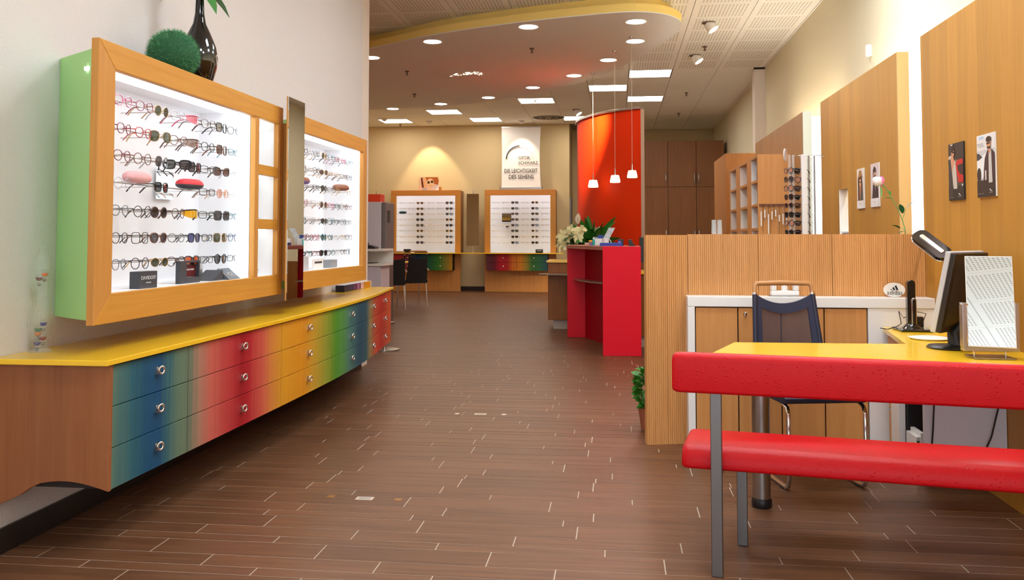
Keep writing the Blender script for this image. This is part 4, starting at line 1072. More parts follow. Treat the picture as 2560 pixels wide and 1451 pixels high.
# ------------------------------------------------------------------ chairs
def chair(loc, rz, name, label, group, fab, arms, cant, mesh_panel):
    t = thing(name, label, 'chair', loc, group)
    ORG[t.name] = Vector((0, 0, 0))
    zs = .455
    def bp(u, v, d=0):   # point on the leaning back: u -1..1, v height above seat
        return Vector((u * (.195 - .03 * max(0, (v - .1)) / .45), -.22 - .20 * v - .05 * (1 - u * u) * (.4) - d, zs + v))
    # seat cushion
    s = MB(); nn_ = 8
    def seatz(x, y): return zs + .03 - .02 * ((y) / .24) ** 2 * (1 if y > 0 else .3)
    top = []; bot = []
    for j in range(nn_ + 1):
        for i in range(7):
            x = -.22 + .44 * i / 6; y = -.23 + .47 * j / nn_
            top.append((x, y, seatz(x, y))); bot.append((x * .97, y, zs - .025 + (.0 if j < nn_ else .02)))
    s.add(top, [(j * 7 + i, j * 7 + i + 1, (j + 1) * 7 + i + 1, (j + 1) * 7 + i) for j in range(nn_) for i in range(6)])
    s.add(bot, [((j + 1) * 7 + i, (j + 1) * 7 + i + 1, j * 7 + i + 1, j * 7 + i) for j in range(nn_) for i in range(6)])
    n0 = len(top); ring = [i for i in range(7)] + [j * 7 + 6 for j in range(1, nn_ + 1)] + [nn_ * 7 + i for i in range(5, -1, -1)] + [j * 7 for j in range(nn_ - 1, 0, -1)]
    s.f += [(ring[q], n0 + ring[q], n0 + ring[(q + 1) % len(ring)], ring[(q + 1) % len(ring)]) for q in range(len(ring))]; s.m += [0] * len(ring)
    part('seat', s, fab, t, smooth=40)
    VT = .50
    if mesh_panel:
        for sg in (-1, 1): part('back_post', MB().tube([bp(sg, -.02), bp(sg, .2), bp(sg, VT)], .0145, 10), M('dark_blue_post', (38, 40, 62), .45), t, smooth=60)
        U = [-1 + 2 * i / 16 for i in range(17)]
        sag = lambda u: VT - .055 * (1 - u * u)
        bd = MB()
        outer = [bp(u * .98, sag(u)) for u in U]; inner = [bp(u * .78, sag(u * .78) - .055) for u in U]
        lo_in = [bp(u * .78, .06) for u in U]; lo_out = [bp(u * .98, 0) for u in U]
        def strip(A, B, d=.008):
            k_ = len(A); o1 = Vector((0, d, 0)); vs = [p + o1 for p in A] + [p + o1 for p in B] + [p - o1 for p in A] + [p - o1 for p in B]
            bd.add(vs, [(i, i + 1, k_ + i + 1, k_ + i) for i in range(k_ - 1)] + [(3 * k_ + i, 3 * k_ + i + 1, 2 * k_ + i + 1, 2 * k_ + i) for i in range(k_ - 1)] +
                   [(2 * k_ + i, 2 * k_ + i + 1, i + 1, i) for i in range(k_ - 1)] + [(k_ + i, k_ + i + 1, 3 * k_ + i + 1, 3 * k_ + i) for i in range(k_ - 1)])
        strip(outer, inner); strip(lo_in, lo_out)
        for sg in (0, 16):
            A = [outer[sg].lerp(lo_out[sg], q / 6) for q in range(7)]; B = [inner[sg].lerp(lo_in[sg], q / 6) for q in range(7)]
            strip(A, B)
        part('backrest', bd, fab, t)
        pm = MB(); pm.add(inner + lo_in, [(i, i + 1, 18 + i, 17 + i) for i in range(16)])
        part('mesh_panel', pm, MATS['chair_mesh'], t)
    else:
        U = [-1 + 2 * i / 8 for i in range(9)]; V = [-.03, .1, .25, .40, VT - .05]
        bk = MB(); fr2 = []; rr2 = []
        for v in V:
            for u in U:
                vv = v - (.03 * (1 - u * u) if v == V[-1] else 0)
                fr2.append(bp(u * (.85 + .15 * min(1, v / .2 if v > 0 else 0) if False else 1), vv)); rr2.append(bp(u, vv, .03))
        k_ = 9
        bk.add(fr2, [(j * k_ + i + 1, j * k_ + i, (j + 1) * k_ + i, (j + 1) * k_ + i + 1) for j in range(4) for i in range(8)])
        bk.add(rr2, [(j * k_ + i, j * k_ + i + 1, (j + 1) * k_ + i + 1, (j + 1) * k_ + i) for j in range(4) for i in range(8)])
        ring = list(range(9)) + [j * 9 + 8 for j in range(1, 5)] + [36 + i for i in range(7, -1, -1)] + [j * 9 for j in range(3, 0, -1)]
        bk.f += [(ring[q], ring[(q + 1) % len(ring)], 45 + ring[(q + 1) % len(ring)], 45 + ring[q]) for q in range(len(ring))]; bk.m += [0] * len(ring)
        part('backrest', bk, fab, t, smooth=50)
        for sg in (-1, 1): part('back_post', MB().tube([bp(sg * .97, .35, .015), bp(sg * .97, VT, .015)], .012, 8), black, t, smooth=60)
    hb = [bp(-1, VT, 0), bp(-1, VT + .045), bp(-.93, VT + .058), bp(0, VT + .06, .012), bp(.93, VT + .058), bp(1, VT + .045), bp(1, VT, 0)]
    part('handle_bar', MB().tube(hb, [.0125, .0125, .013, .015, .013, .0125, .0125], 10), M('chair_wood', (190, 136, 84), .4), t, smooth=60)
    for sg in (-1, 1): part('ferrule', MB().tube([bp(sg, VT - .004), bp(sg, VT + .008)], .0152, 12), chrome, t, smooth=60)
    rt = .0115
    if cant:
        for sg in (-1, 1):
            P = [(sg * .19, -.20, zs + .04), (sg * .195, -.05, zs + .01), (sg * .2, .17, zs - .03), (sg * .2, .205, zs - .04), (sg * .2, .222, zs - .07), (sg * .2, .224, .06), (sg * .2, .21, .025), (sg * .2, .18, rt + .002), (sg * .2, -.2, rt + .002), (sg * .2, -.23, rt + .002)]
            part('frame_tube', MB().tube(P, rt, 10), chrome, t, smooth=60)
        part('cross_tube', MB().tube([(-.2, -.235, rt + .002), (.2, -.235, rt + .002)], rt, 10), chrome, t, smooth=60)
        for sg in (-1, 1): part('glide', MB().box(sg * .2 - .014, sg * .2 + .014, .12, .17, 0.0013, .012), black, t, .003)
    else:
        for sx_ in (-1, 1):
            for sy_ in (-1, 1):
                P = [(sx_ * .2, sy_ * .19, zs - .02), (sx_ * .215, sy_ * .235, .0013)]
                part('leg', MB().tube(P, [.0125, .0105], 10), chrome, t, smooth=60)
        for sg in (-1, 1): part('side_rail', MB().tube([(sg * .205, -.2, zs - .035), (sg * .205, .2, zs - .035)], .01, 8), chrome, t, smooth=60)
    if arms:
        for sg in (-1, 1):
            part('arm_support', MB().tube([(sg * .205, .12, zs - .03), (sg * .25, .14, zs + .08), (sg * .25, .13, zs + .215)], .01, 8), chrome, t, smooth=60)
            part('armrest', MB().tube([(sg * .225, -.27, zs + .21), (sg * .25, -.1, zs + .222), (sg * .25, .08, zs + .225), (sg * .245, .2, zs + .215)], [.014, .018, .018, .014], 8), M('pale_arm_wood', (214, 178, 140), .4), t, smooth=60)
    t.rotation_euler = (0, 0, rz)
    ORG[t.name] = Vector(loc)
    return t
tinted('chair_mesh', (58, 54, 66), .78, .8)
chair((1.0, 4.86, 0), math.radians(191.5), 'desk_chair', 'dark blue mesh backed chair with a wooden handle behind the yellow desk', None, navy, False, True, True)
chair((-4.02, 15.3, 0), math.radians(32), 'visitor_chair', 'black high backed chair with pale arms, left one of the rear pair', 'rear visitor chairs', blackfab, True, False, False)
chair((-3.80, 16.1, 0), math.radians(32), 'visitor_chair', 'black high backed chair with pale arms, right one of the rear pair', 'rear visitor chairs', blackfab, True, False, False)
t = thing('small_table', 'small yellow topped table beyond the two black chairs', 'table', (-4.6, 16.6, 0))
part('table_top', MB().box(-5.3, -4.02, 16.3, 17.1, .77, .795), yellow, t, .003)
part('column', MB().lathe([(.03, .015), (.03, .77)], 14, (-4.7, 16.7, 0)), chrome, t, smooth=50)
part('foot', MB().lathe([(.0001, 0.0013), (.28, 0.0013), (.28, .015), (.0001, .02)], 28, (-4.7, 16.7, 0)), steel, t, smooth=50)
# ================================================================== LEFT REAR FURNITURE
lilac = M('grey_lilac_metal', (212, 208, 222), .5)
Yg = 12.4
gx1 = yp(957, 560, Yg).x; gz1 = yp(930, 505, Yg).z
t = thing('tall_device', 'tall grey lilac machine with a dark edge beyond the long counter', 'machine', (gx1 - .3, Yg, 0))
part('body', MB().box(gx1 - .62, gx1 - .02, Yg, Yg + .5, 0.0013, gz1), lilac, t, .012)
gx2 = yp(966, 560, Yg).x
part('edge_band', MB().box(gx1 - .019, gx2, Yg - .01, Yg + .45, .9, gz1 - .004), M('mid_grey_plastic', (120, 114, 116), .5), t, .015)
part('edge_band', MB().box(gx1 - .019, gx2 - .005, Yg + .0, Yg + .44, .0013, .87), M('brown_grey_plastic', (104, 92, 90), .5), t, .01)
part('handle_recess', MB().box(gx2 - .004, gx2 + .006, Yg + .05, Yg + .2, gz1 - .3, gz1 - .12), black, t, .004)
a, b_ = yp(922, 503, Yg + .15), yp(953, 486, Yg + .15)
t = thing('red_box', 'flat orange red box standing on top of the grey machine', 'box', ((a.x + b_.x) / 2, Yg + .15, gz1 + .0006))
part('body', MB().box(a.x, b_.x, Yg + .1, Yg + .34, gz1 + .0006, b_.z), M('orange_red_card', (232, 70, 30), .5), t, .003)
part('tag_wire', MB().tube([((a.x + b_.x) / 2, Yg + .22, b_.z), ((a.x + b_.x) / 2, Yg + .22, b_.z + .05)], .004, 6), steeld, t)
Ys = 11.6
sx1 = yp(960, 640, Ys).x; zt = yp(940, 623, Ys).z; zm = yp(940, 660, Ys).z
t = thing('side_shelf', 'white open shelf unit in front of the grey machine', 'shelf', (sx1 - .35, Ys, 0))
b = MB(); b.box(sx1 - .7, sx1, Ys, Ys + .5, zt - .03, zt); b.box(sx1 - .7, sx1, Ys, Ys + .5, zm - .03, zm); b.box(sx1 - .7, sx1, Ys + .48, Ys + .5, zm, zt - .03); b.box(sx1 - .7, sx1 - .67, Ys, Ys + .48, zm, zt - .03)
part('shelf_frame', b, white, t, .002)
part('lower_front', MB().box(sx1 - .7, sx1 - .05, Ys + .03, Ys + .48, .0013, zm - .031), lilac, t)
a = yp(918, 616, Ys + .1); b_ = yp(938, 616, Ys + .1)
t = thing('desk_phone', 'dark low telephone lying on the white shelf unit', 'telephone', ((a.x + b_.x) / 2, Ys + .2, zt + .0006))
part('body', MB().extr([(a.x - .12, Ys + .08, zt + .0006), (b_.x, Ys + .08, zt + .0006), (b_.x, Ys + .08, zt + .025), (b_.x - .1, Ys + .08, zt + .055), (a.x - .1, Ys + .08, zt + .05)], (0, .2, 0)), black, t, .006)
part('handset', MB().tube([(a.x - .08, Ys + .13, zt + .065), (b_.x - .1, Ys + .13, zt + .068)], .02, 10), greyd, t, smooth=60)
single('tray', MB().box(sx1 - .5, sx1 - .16, Ys + .03, Ys + .3, zm + .0006, zm + .014), steeld, 'thin grey tray inside the white open shelf', 'tray', (sx1 - .3, Ys + .2, zm), bevel=.003)
# little books at the end of the long counter
bk = [('navy', (16, 24, 62), 861, 872), ('navy and violet', (36, 34, 84), 872.3, 884), ('purple', (84, 34, 92), 884.3, 893), ('lilac', (136, 92, 146), 893.3, 899.6), ('plum', (74, 20, 58), 900, 901.8), ('pale rose', (206, 170, 176), 902.2, 910), ('golden orange', (206, 140, 26), 911.5, 926), ('cream', (232, 214, 192), 928, 939)]
for nm, c_, pa, pb in bk:
    a, b_ = xp(pa, 715, -2.36), xp(pb, 715, -2.36)
    t = thing('booklet', nm + ' little booklet in the row at the far end of yellow counter', 'booklet', (-2.39, (a.y + b_.y) / 2, .7965), 'booklets on the long counter')
    part('cover', MB().box(-2.44, -2.36, a.y, min(b_.y, 8.29), .7965, .855), M('cover_' + nm.replace(' ', '_'), c_, .45), t, .002)
    part('pages', MB().box(-2.435, -2.365, a.y + .004, min(b_.y, 8.29) - .004, .852, .8565), white, t)

# glass thermometer on the counter
gc = xp(100, 868, -2.415); gc.z = .7965
t = thing('glass_thermometer', 'tall glass column with floating coloured bulbs at near end of yellow counter', 'thermometer', gc)
part('foot', MB().lathe([(.0001, 0), (.046, 0), (.047, .006), (.03, .012), (.02, .016), (.0001, .016)], 28, gc), acry, t, smooth=50)
shell = [(.022, .014), (.0295, .03), (.0295, .375), (.026, .392), (.012, .412), (.006, .43), (.0015, .46), (.0002, .468)]
inner_ = [(max(.0001, r - .002), z) for r, z in shell[:-2]]
part('tube', MB().lathe(shell, 24, gc), tinted('thin_tube_glass', (225, 238, 232), .07), t, smooth=60)
part('liquid', MB().lathe([(.0001, .03), (.0268, .032), (.0268, .345), (.0001, .345)], 20, gc), tinted('clear_liquid', (230, 240, 225), .03), t, smooth=60)
for (dx, z, c_, nm) in ((-.008, .308, (110, 34, 26), 'brown'), (.011, .326, (226, 110, 30), 'orange'), (.010, .118, (46, 34, 150), 'violet'), (-.008, .094, (16, 110, 58), 'green'), (-.008, .078, (220, 120, 40), 'amber'), (.009, .058, (150, 34, 30), 'red'), (-.011, .036, (44, 36, 130), 'indigo')):
    c = gc + Vector((dx, .004 * (1 if dx > 0 else -1), z))
    bu = part('bulb', MB().ell(c + Vector((0, 0, .006)), (.0145, .0145, .014), 14, 10), MATS['thin_tube_glass'], t, smooth=60, label='clear glass bulb')
    hb = MB(); hb.lathe([(.0001, -.0115), (.009, -.009), (.0135, 0), (.0135, .004), (.0001, .004)], 14, c)
    part('dye', hb, M('dye_' + nm, c_, .15, coat=.5), bu, smooth=60, label=nm + ' liquid')
    part('weight', MB().ell(c + Vector((0, 0, -.026)), (.0075, .0075, .0075), 10, 8), M('small_weight', (150, 140, 124), .35, metal=.7), bu, smooth=60)

# vase, grass ball on the big case
zc_ = 2.0955
vb = Vector((-2.27, 4.46, 2.0765))
vp = yp(497, 172, 4.46)
vx = vp.x
vb = Vector((max(-2.33, min(-2.2, vx)), 4.46, 2.0797))
t = thing('vase', 'tall glossy black bottle vase standing on the big left case', 'vase', vb)
part('body', MB().lathe([(.0001, 0), (.055, 0), (.072, .03), (.094, .11), (.098, .16), (.088, .22), (.06, .29), (.034, .345), (.024, .40), (.021, .48), (.026, .53), (.024, .53), (.019, .48)], 36, vb), blackgl, t, smooth=70)
t = thing('leaf_sprig', 'green leafy artificial sprig standing in the black vase', 'plant', vb + Vector((0, 0, .46)))
lg = M('leaf_green', (56, 124, 48), .5, vary=.2, bscale=20)
part('stem', MB().tube([vb + Vector((0, 0, .42)), vb + Vector((0, 0, .6)), vb + Vector((.02, .02, .8))], .004, 6), lg, t)
for (d, L_, dr, zz) in (((-.75, -.5, .3), .22, .75, .53), ((-.5, .3, .5), .2, .5, .56), ((.6, .55, .25), .17, 1.0, .52), ((.55, -.2, .2), .13, 1.3, .51), ((.1, -.8, .6), .2, .4, .6)):
    part('leaf', MB().leaf(vb + Vector((0, 0, zz)), d, L_, .085, dr), lg, t, smooth=80)
bc = yp(433, 114, 4.08); bx_ = -2.235
bc = xp(433, 114, bx_); br_ = .135
bc.z = 2.0797 + br_ * .90
t = thing('grass_ball', 'round ball of green artificial grass on top of the big left case', 'grass ball', (bc.x, bc.y, bc.z - br_))
part('core', MB().ell(bc, (br_ * .9,) * 3, 24, 16), M('grass_ball_core', (36, 92, 58), .8), t, smooth=80)
gb = MB(); rr_ = random.Random(5)
for q in range(5200):
    z = rr_.uniform(-1, 1); a = rr_.uniform(0, 2 * math.pi); s_ = math.sqrt(1 - z * z); n = Vector((s_ * math.cos(a), s_ * math.sin(a), z))
    tn = n.orthogonal().normalized(); tn.rotate(Matrix.Rotation(rr_.uniform(0, 6.28), 3, n))
    p0 = bc + n * br_ * .84; p1 = bc + n * br_ * rr_.uniform(.97, 1.05) + tn * rr_.uniform(0, .016); wv = n.cross(tn).normalized() * .0013
    if p1.z < 2.08: continue
    gb.add([p0 - wv, p0 + wv, p1], [(0, 1, 2)], 0 if rr_.random() < .5 else 1)
part('grass_blades', gb, [M('grass_blade_green', (56, 138, 84), .7), M('grass_blade_pale', (110, 176, 124), .7)], t, kind='stuff')

# ================================================================== RED CURVED WALL, PENDANTS, RECEPTION
arcp = [(-.66, 14.6), (-.62, 14.2), (-.5, 13.82), (-.32, 13.46), (-.1, 13.16), (.14, 12.95), (.34, 12.82)]
def spl(P, n=5):
    out = []; Q = [Vector((*p, 0)) for p in P]; Q = [Q[0] * 2 - Q[1]] + Q + [Q[-1] * 2 - Q[-2]]
    for i in range(1, len(Q) - 2):
        p0, p1, p2, p3 = Q[i - 1:i + 3]
        for q in range(n):
            tt = q / n; out.append(.5 * ((2 * p1) + (p2 - p0) * tt + (2 * p0 - 5 * p1 + 4 * p2 - p3) * tt * tt + (3 * p1 - p0 - 3 * p2 + p3) * tt ** 3))
    return out + [Q[-2]]
A = spl(arcp)
def off(P, d):
    r = []
    for i in range(len(P)):
        tn = (P[min(i + 1, len(P) - 1)] - P[max(i - 1, 0)]).normalized(); r.append(P[i] + Vector((-tn.y, tn.x, 0)) * d)
    return r
Bk = off(A, .10)
ZW = 3.13
t = thing('curved_wall', 'tall curved orange red free standing wall behind the pendant lamps', 'wall screen', (-.1, 13.2, 0))
redwall = M('orange_red_wall_paint', (226, 52, 2), .55, spec=.2, bump=.06, bscale=120)
def sheet(P, z0, z1, flip=False):
    k_ = len(P); fs = [(i, i + 1, k_ + i + 1, k_ + i) for i in range(k_ - 1)]
    if flip: fs = [f[::-1] for f in fs]
    return MB().add([(p.x, p.y, z0) for p in P] + [(p.x, p.y, z1) for p in P], fs)
part('red_face', sheet(A, .0013, ZW), redwall, t, smooth=60)
core = MB(); P = off(A, .002)
poly_ = [(p.x, p.y) for p in P] + [(p.x, p.y) for p in Bk[::-1]]
core.prism(poly_, .0013, ZW)
part('core', core, M('pale_wall_end', (226, 208, 196), .6), t)
cap = MB(); oA_, oB_ = off(A, -.03), off(A, .13)
cap.prism([(p.x, p.y) for p in oA_] + [(p.x, p.y) for p in oB_[::-1]], ZW + .001, ZW + .035)
part('cap_rail', cap, alu, t, .003)

for (px, py, cpx, cpy, ll) in ((1483, 460, 1482, 182, 'leftmost and farthest'), (1538, 448, 1536, 128, 'middle'), (1580, 436, 1579, 92, 'rightmost and nearest')):
    a = zp(cpx, cpy, ZU); c = yp(px, py, a.y); c.x = a.x = (a.x + c.x) / 2
    t = thing('pendant_lamp', ll + ' of three small glass pendant lamps before the red wall', 'pendant lamp', (c.x, c.y, c.z), 'pendant lamps')
    s_ = a.y / 2200
    part('canopy_cup', MB().lathe([(.0001, ZU), (.03, ZU), (.028, ZU - .02), (.0001, ZU - .025)][::-1], 16, (c.x, c.y, 0)), alu, t, smooth=50)
    part('cord', MB().tube([(c.x, c.y, ZU - .02), (c.x, c.y, c.z + 18 * s_)], .003, 6), M('pale_cord', (196, 182, 164), .5), t)
    part('socket', MB().lathe([(.006, c.z + 26 * s_), (.010, c.z + 10 * s_), (.012, c.z + 9 * s_)][::-1], 12, (c.x, c.y, 0)), alu, t, smooth=50)
    part('shade', MB().lathe([(.0001, -8.5 * s_), (12.4 * s_, -8.5 * s_), (12.4 * s_, -4 * s_), (9.6 * s_, 8.6 * s_), (9.0 * s_, 9.3 * s_), (.0001, 9.4 * s_)], 24, c), shadem, t, smooth=50)
for (l, tg, wt) in (((-.45, 12.3, 3.70), (-.46, 13.74, 2.72), 850),):
    spot('red_wall_wash', l, tg, wt, 40, 1.0, (1, .78, .45))

# brown counter with yellow top, behind and beside the red desk
zt = .95
t = thing('reception_counter', 'brown timber reception counter with a yellow top behind the red desk', 'counter', (0, 12.3, 0))
cx0 = yp(1370, 720, 12.2).x
part('left_body', MB().box(cx0, -.3, 12.2, 12.9, .13, zt - .03), counterwood, t, .003)
part('plinth', MB().box(cx0 + .07, -.32, 12.26, 12.86, .0013, .129), M('pale_plinth', (186, 172, 158), .5), t)
part('yellow_top', MB().box(cx0 - .02, -.28, 12.17, 12.93, zt - .029, zt), yellow, t, .003)
part('rear_body', MB().box(-.299, 1.2, 12.3, 12.6, .13, zt - .03), counterwood, t)
zr = yp(1607, 680, 10.3).z
part('right_body', MB().box(.2, 1.25, 10.32, 10.95, .13, zr - .03), counterwood, t, .003)
part('plinth', MB().box(.22, 1.2, 10.37, 10.9, .0013, .129), MATS['pale_plinth'], t)
part('yellow_top', MB().box(.2, 1.27, 10.29, 10.97, zr - .029, zr), yellow, t, .003)
b = MB(); zs_ = yp(1390, 687, 12.0).z
P = [(cx0 - .13, 12.16), (cx0 - .02, 12.06), (-.7, 11.98), (-.6, 11.96), (-.6, 12.18), (cx0, 12.19)]
part('bag_shelf', MB().prism(P, zs_ - .012, zs_ + .008), alu, t, .003)
# red high desk
ZT = 1.175
t = thing('reception_desk', 'tall red standing desk with an open side and silver shelf', 'desk', (-.1, 10.3, 0))
part('front_panel', MB().box(-.162, .247, 9.56, 9.60, .0013, ZT), redp, t, .003)
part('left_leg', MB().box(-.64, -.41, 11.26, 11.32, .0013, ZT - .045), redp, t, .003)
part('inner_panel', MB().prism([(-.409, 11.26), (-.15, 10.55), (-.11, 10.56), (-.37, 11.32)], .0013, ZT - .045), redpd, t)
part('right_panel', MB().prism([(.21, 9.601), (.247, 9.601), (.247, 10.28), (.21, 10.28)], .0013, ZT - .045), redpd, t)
part('desk_top', MB().prism([(-.645, 11.24), (-.165, 9.601), (.247, 9.601), (.247, 10.285), (-.1, 11.4), (-.645, 11.4)], ZT - .044, ZT), redbrown, t, .003)
zsh = yp(1475, 702, 10.9).z
part('silver_shelf', MB().prism([(-.57, 11.255), (-.48, 10.95), (-.33, 10.55), (-.18, 10.3), (-.15, 10.54), (-.42, 11.25)], zsh - .01, zsh + .006), alu, t, .002)
# things on the red desk
def on(px, py, yv): p = yp(px, py, yv); return p.x
ZD = ZT + .0006
y0 = 10.45
t = thing('leaflet_holder', 'white leaflet holder with a slanting printed card on the red desk', 'holder', (on(1500, 600, y0), y0, ZD))
xa, xb = on(1484, 600, y0), on(1518, 600, y0)
b = MB(); b.box(xa, xb, y0 - .05, y0 - .045, ZD, ZD + .085); b.box(xa, xb, y0 + .045, y0 + .05, ZD, ZD + .10); b.box(xa, xa + .005, y0 - .045, y0 + .045, ZD, ZD + .085); b.box(xb - .005, xb, y0 - .045, y0 + .045, ZD, ZD + .085); b.box(xa, xb, y0 - .05, y0 + .05, ZD, ZD + .005)
part('tray_box', b, acry, t)
part('white_slips', MB().box(xa + .012, xb - .03, y0 - .035, y0 - .005, ZD + .006, ZD + .08), white, t)
part('blue_leaflets', MB().box(on(1495, 590, y0), on(1508, 590, y0), y0 + .0, y0 + .03, ZD + .006, ZD + .125), M('blue_leaflet', (30, 60, 140), .5), t)
part('printed_card', MB().obox(((on(1506, 590, y0) + on(1535, 565, y0)) / 2, y0 + .02, ZD + .125), (.075, 0, .0), (0, .003, 0), (.09, 0, .17)), M('printed_card', (196, 206, 210), .5, vary=.5, bscale=40), t)
mc = Vector((on(1514, 600, 10.2), 10.2, ZD))
t = thing('mug', 'white mug with its handle to the right on the red desk', 'mug', mc)
part('cup', MB().lathe([(.0001, 0), (.036, 0), (.040, .085), (.037, .085), (.033, .008), (.0001, .008)], 24, mc), white, t, smooth=50)
part('handle', MB().tube([mc + Vector((.036 + .026 * math.sin(q), 0, .043 - .026 * math.cos(q))) for q in [math.pi * i / 8 for i in range(9)]], .005, 8), white, t, smooth=60)
for (pa, pb, h_, c_, nm, yy_) in ((1462, 1474, .032, (206, 170, 150), 'flat pinkish', 10.7), (1474, 1486, .034, (120, 110, 168), 'flat violet', 10.62), (1486, 1497, .036, (226, 220, 226), 'flat white', 10.58)):
    single('small_packet', MB().box(on(pa, 610, yy_), on(pb, 610, yy_) - .002, yy_ - .03, yy_ + .03, ZD, ZD + h_), M('packet_' + nm.replace(' ', '_'), c_, .5), nm + ' packet at the left of the red desk top', 'packet', (on(pa, 610, yy_), yy_, ZD), bevel=.003)
tq = Vector((on(1484, 600, 10.3), 10.3, ZD))
t = thing('cleaning_bottle', 'small turquoise bottle left of the leaflet holder', 'bottle', tq)
part('body', MB().lathe([(.0001, 0), (.013, 0), (.0165, .03), (.0165, .065), (.008, .075), (.0001, .075)], 16, tq), M('turquoise_plastic', (30, 168, 156), .35), t, smooth=50)
part('cap', MB().lathe([(.009, .0751), (.009, .095), (.0001, .096)], 12, tq), white, t, smooth=50)
tq = Vector((on(1475, 604, 10.45), 10.5, ZD + .0355))
single('yellow_sweet', MB().ell((on(1476, 604, 10.45), 10.62, ZD + .034 + .014), (.03, .02, .014), 12, 8), M('amber_plastic', (238, 168, 30), .35), 'small amber yellow lump on the violet packet', 'sweet', (on(1476, 604, 10.45), 10.62, ZD + .034), smooth=60)
xa, xb = on(1500, 610, 10.0), on(1556, 610, 10.0)
t = thing('blue_tray', 'flat royal blue tray on the front of the red desk', 'tray', ((xa + xb) / 2, 10.0, ZD))
b = MB(); b.box(xa, xb, 9.86, 10.1, ZD, ZD + .008); b.box(xa, xb, 9.86, 9.868, ZD + .008, ZD + .035); b.box(xa, xb, 10.092, 10.1, ZD + .008, ZD + .035); b.box(xa, xa + .008, 9.868, 10.092, ZD + .008, ZD + .035); b.box(xb - .008, xb, 9.868, 10.092, ZD + .008, ZD + .035)
part('tray_shell', b, M('royal_blue_plastic', (24, 42, 156), .35), t, .002)
xa, xb = on(1544, 602, 10.14), on(1559, 602, 10.14)
t = thing('card_terminal', 'small black device with a violet label behind the blue tray', 'terminal', ((xa + xb) / 2, 10.16, ZD))
part('body', MB().box(xa, xb, 10.12, 10.2, ZD, ZD + .075), black, t, .004)
part('label_patch', MB().box(xa + .006, xa + .034, 10.1185, 10.1199, ZD + .03, ZD + .055), M('violet_label', (130, 120, 210), .5), t)
xa = on(1572, 605, 9.98)
t = thing('desk_phone', 'black telephone leaning at right end of the red desk', 'telephone', (xa + .04, 9.98, ZD))
part('body', MB().extr([(xa, 9.95, ZD), (xa + .075, 9.95, ZD), (xa + .03, 9.95, ZD + .055), (xa - .005, 9.95, ZD + .06)], (0, .14, 0)), black, t, .004)
part('handset', MB().tube([(xa - .005, 9.97, ZD + .063), (xa + .015, 9.97, ZD + .068), (xa + .035, 9.97, ZD + .06)], .008, 8), greyd, t, smooth=60)
t = thing('counter_monitor', 'dark monitor seen edge on between red desk and ribbed partition', 'monitor', (.42, 10.6, zr + .0006))
part('screen', MB().obox((.47, 10.62, zr + .25), (.42, .1, 0), (-.01, .03, .0), (0, .05, .30)), black, t, .005)
part('stand', MB().box(.44, .5, 10.64, 10.68, zr + .012, zr + .14), black, t)
part('foot', MB().lathe([(.0001, .0006), (.1, .0006), (.1, .008), (.0001, .012)], 24, (.47, 10.66, zr)), black, t, smooth=40)

# plants on the brown counter
pc = Vector((yp(1432, 640, 12.42).x, 12.42, zt + .0006))
t = thing('potted_poinsettia', 'cream flowering poinsettia in a white pot on the brown counter', 'plant', pc)
part('pot', MB().lathe([(.0001, 0), (.075, 0), (.105, .2), (.11, .215), (.102, .215), (.09, .18), (.0001, .18)], 28, pc), M('glazed_white_pot', (240, 230, 214), .3), t, smooth=50)
rp = random.Random(9); dkl = M('dark_leaf', (34, 84, 34), .5, vary=.2, bscale=30); crl = M('cream_bract', (244, 238, 186), .6, vary=.1, bscale=30)
st = MB()
for q in range(7):
    a = rp.uniform(0, 6.28); st.tube([pc + Vector((0, 0, .18)), pc + Vector((.06 * math.cos(a) - .02, .06 * math.sin(a), .3)), pc + Vector((.1 * math.cos(a) - .05, .1 * math.sin(a), .4))], .005, 6)
part('stem', st, dkl, t)
for q in range(26):
    a = rp.uniform(0, 6.28); z = rp.uniform(.2, .38)
    part('leaf', MB().leaf(pc + Vector((.05 * math.cos(a) - .03, .05 * math.sin(a), z)), (math.cos(a), math.sin(a), rp.uniform(-.3, .4)), rp.uniform(.13, .2), .085, rp.uniform(.3, .9), roll=rp.uniform(-1, 1)), dkl, t, smooth=80)
for (dx, dz, nb) in ((-.14, .36, 7), (-.03, .43, 7), (.08, .38, 6), (-.1, .30, 6), (-.16, .22, 5), (.02, .33, 6), (.12, .44, 6)):
    cc = pc + Vector((dx, -.08, dz))
    for q in range(nb):
        a = 6.28 * q / nb + rp.random()
        part('bract', MB().leaf(cc, (math.cos(a), -.5 + rp.random() * .3, math.sin(a) * .8), rp.uniform(.08, .12), .062, rp.uniform(.1, .4), roll=rp.uniform(1.0, 1.9)), crl, t, smooth=80)
pc = Vector((yp(1478, 640, 12.75).x, 12.7, zt + .0006))
t = thing('peace_lily', 'leafy peace lily with one white flower behind the poinsettia', 'plant', pc)
part('pot', MB().lathe([(.0001, 0), (.085, 0), (.11, .17), (.1, .17), (.085, .14), (.0001, .14)], 24, pc), M('brown_pot', (96, 62, 44), .5), t, smooth=50)
lil = M('lily_leaf', (48, 118, 40), .4, vary=.25, bscale=12)
for q in range(64):
    a = 2 * math.pi * q / 64 + rp.uniform(-.2, .2); up = rp.uniform(.5, 2.4)
    d = Vector((math.cos(a), math.sin(a) * .8, up)).normalized(); L_ = rp.uniform(.42, .68)
    part('leaf', MB().leaf(pc + Vector((.03 * math.cos(a), .03 * math.sin(a), .15)), d, L_, rp.uniform(.08, .12), rp.uniform(.15, .5), n=6, roll=rp.choice((-1, 1)) * rp.uniform(.5, 1.3)), lil, t, smooth=80)
fp = yp(1445, 560, 12.6)
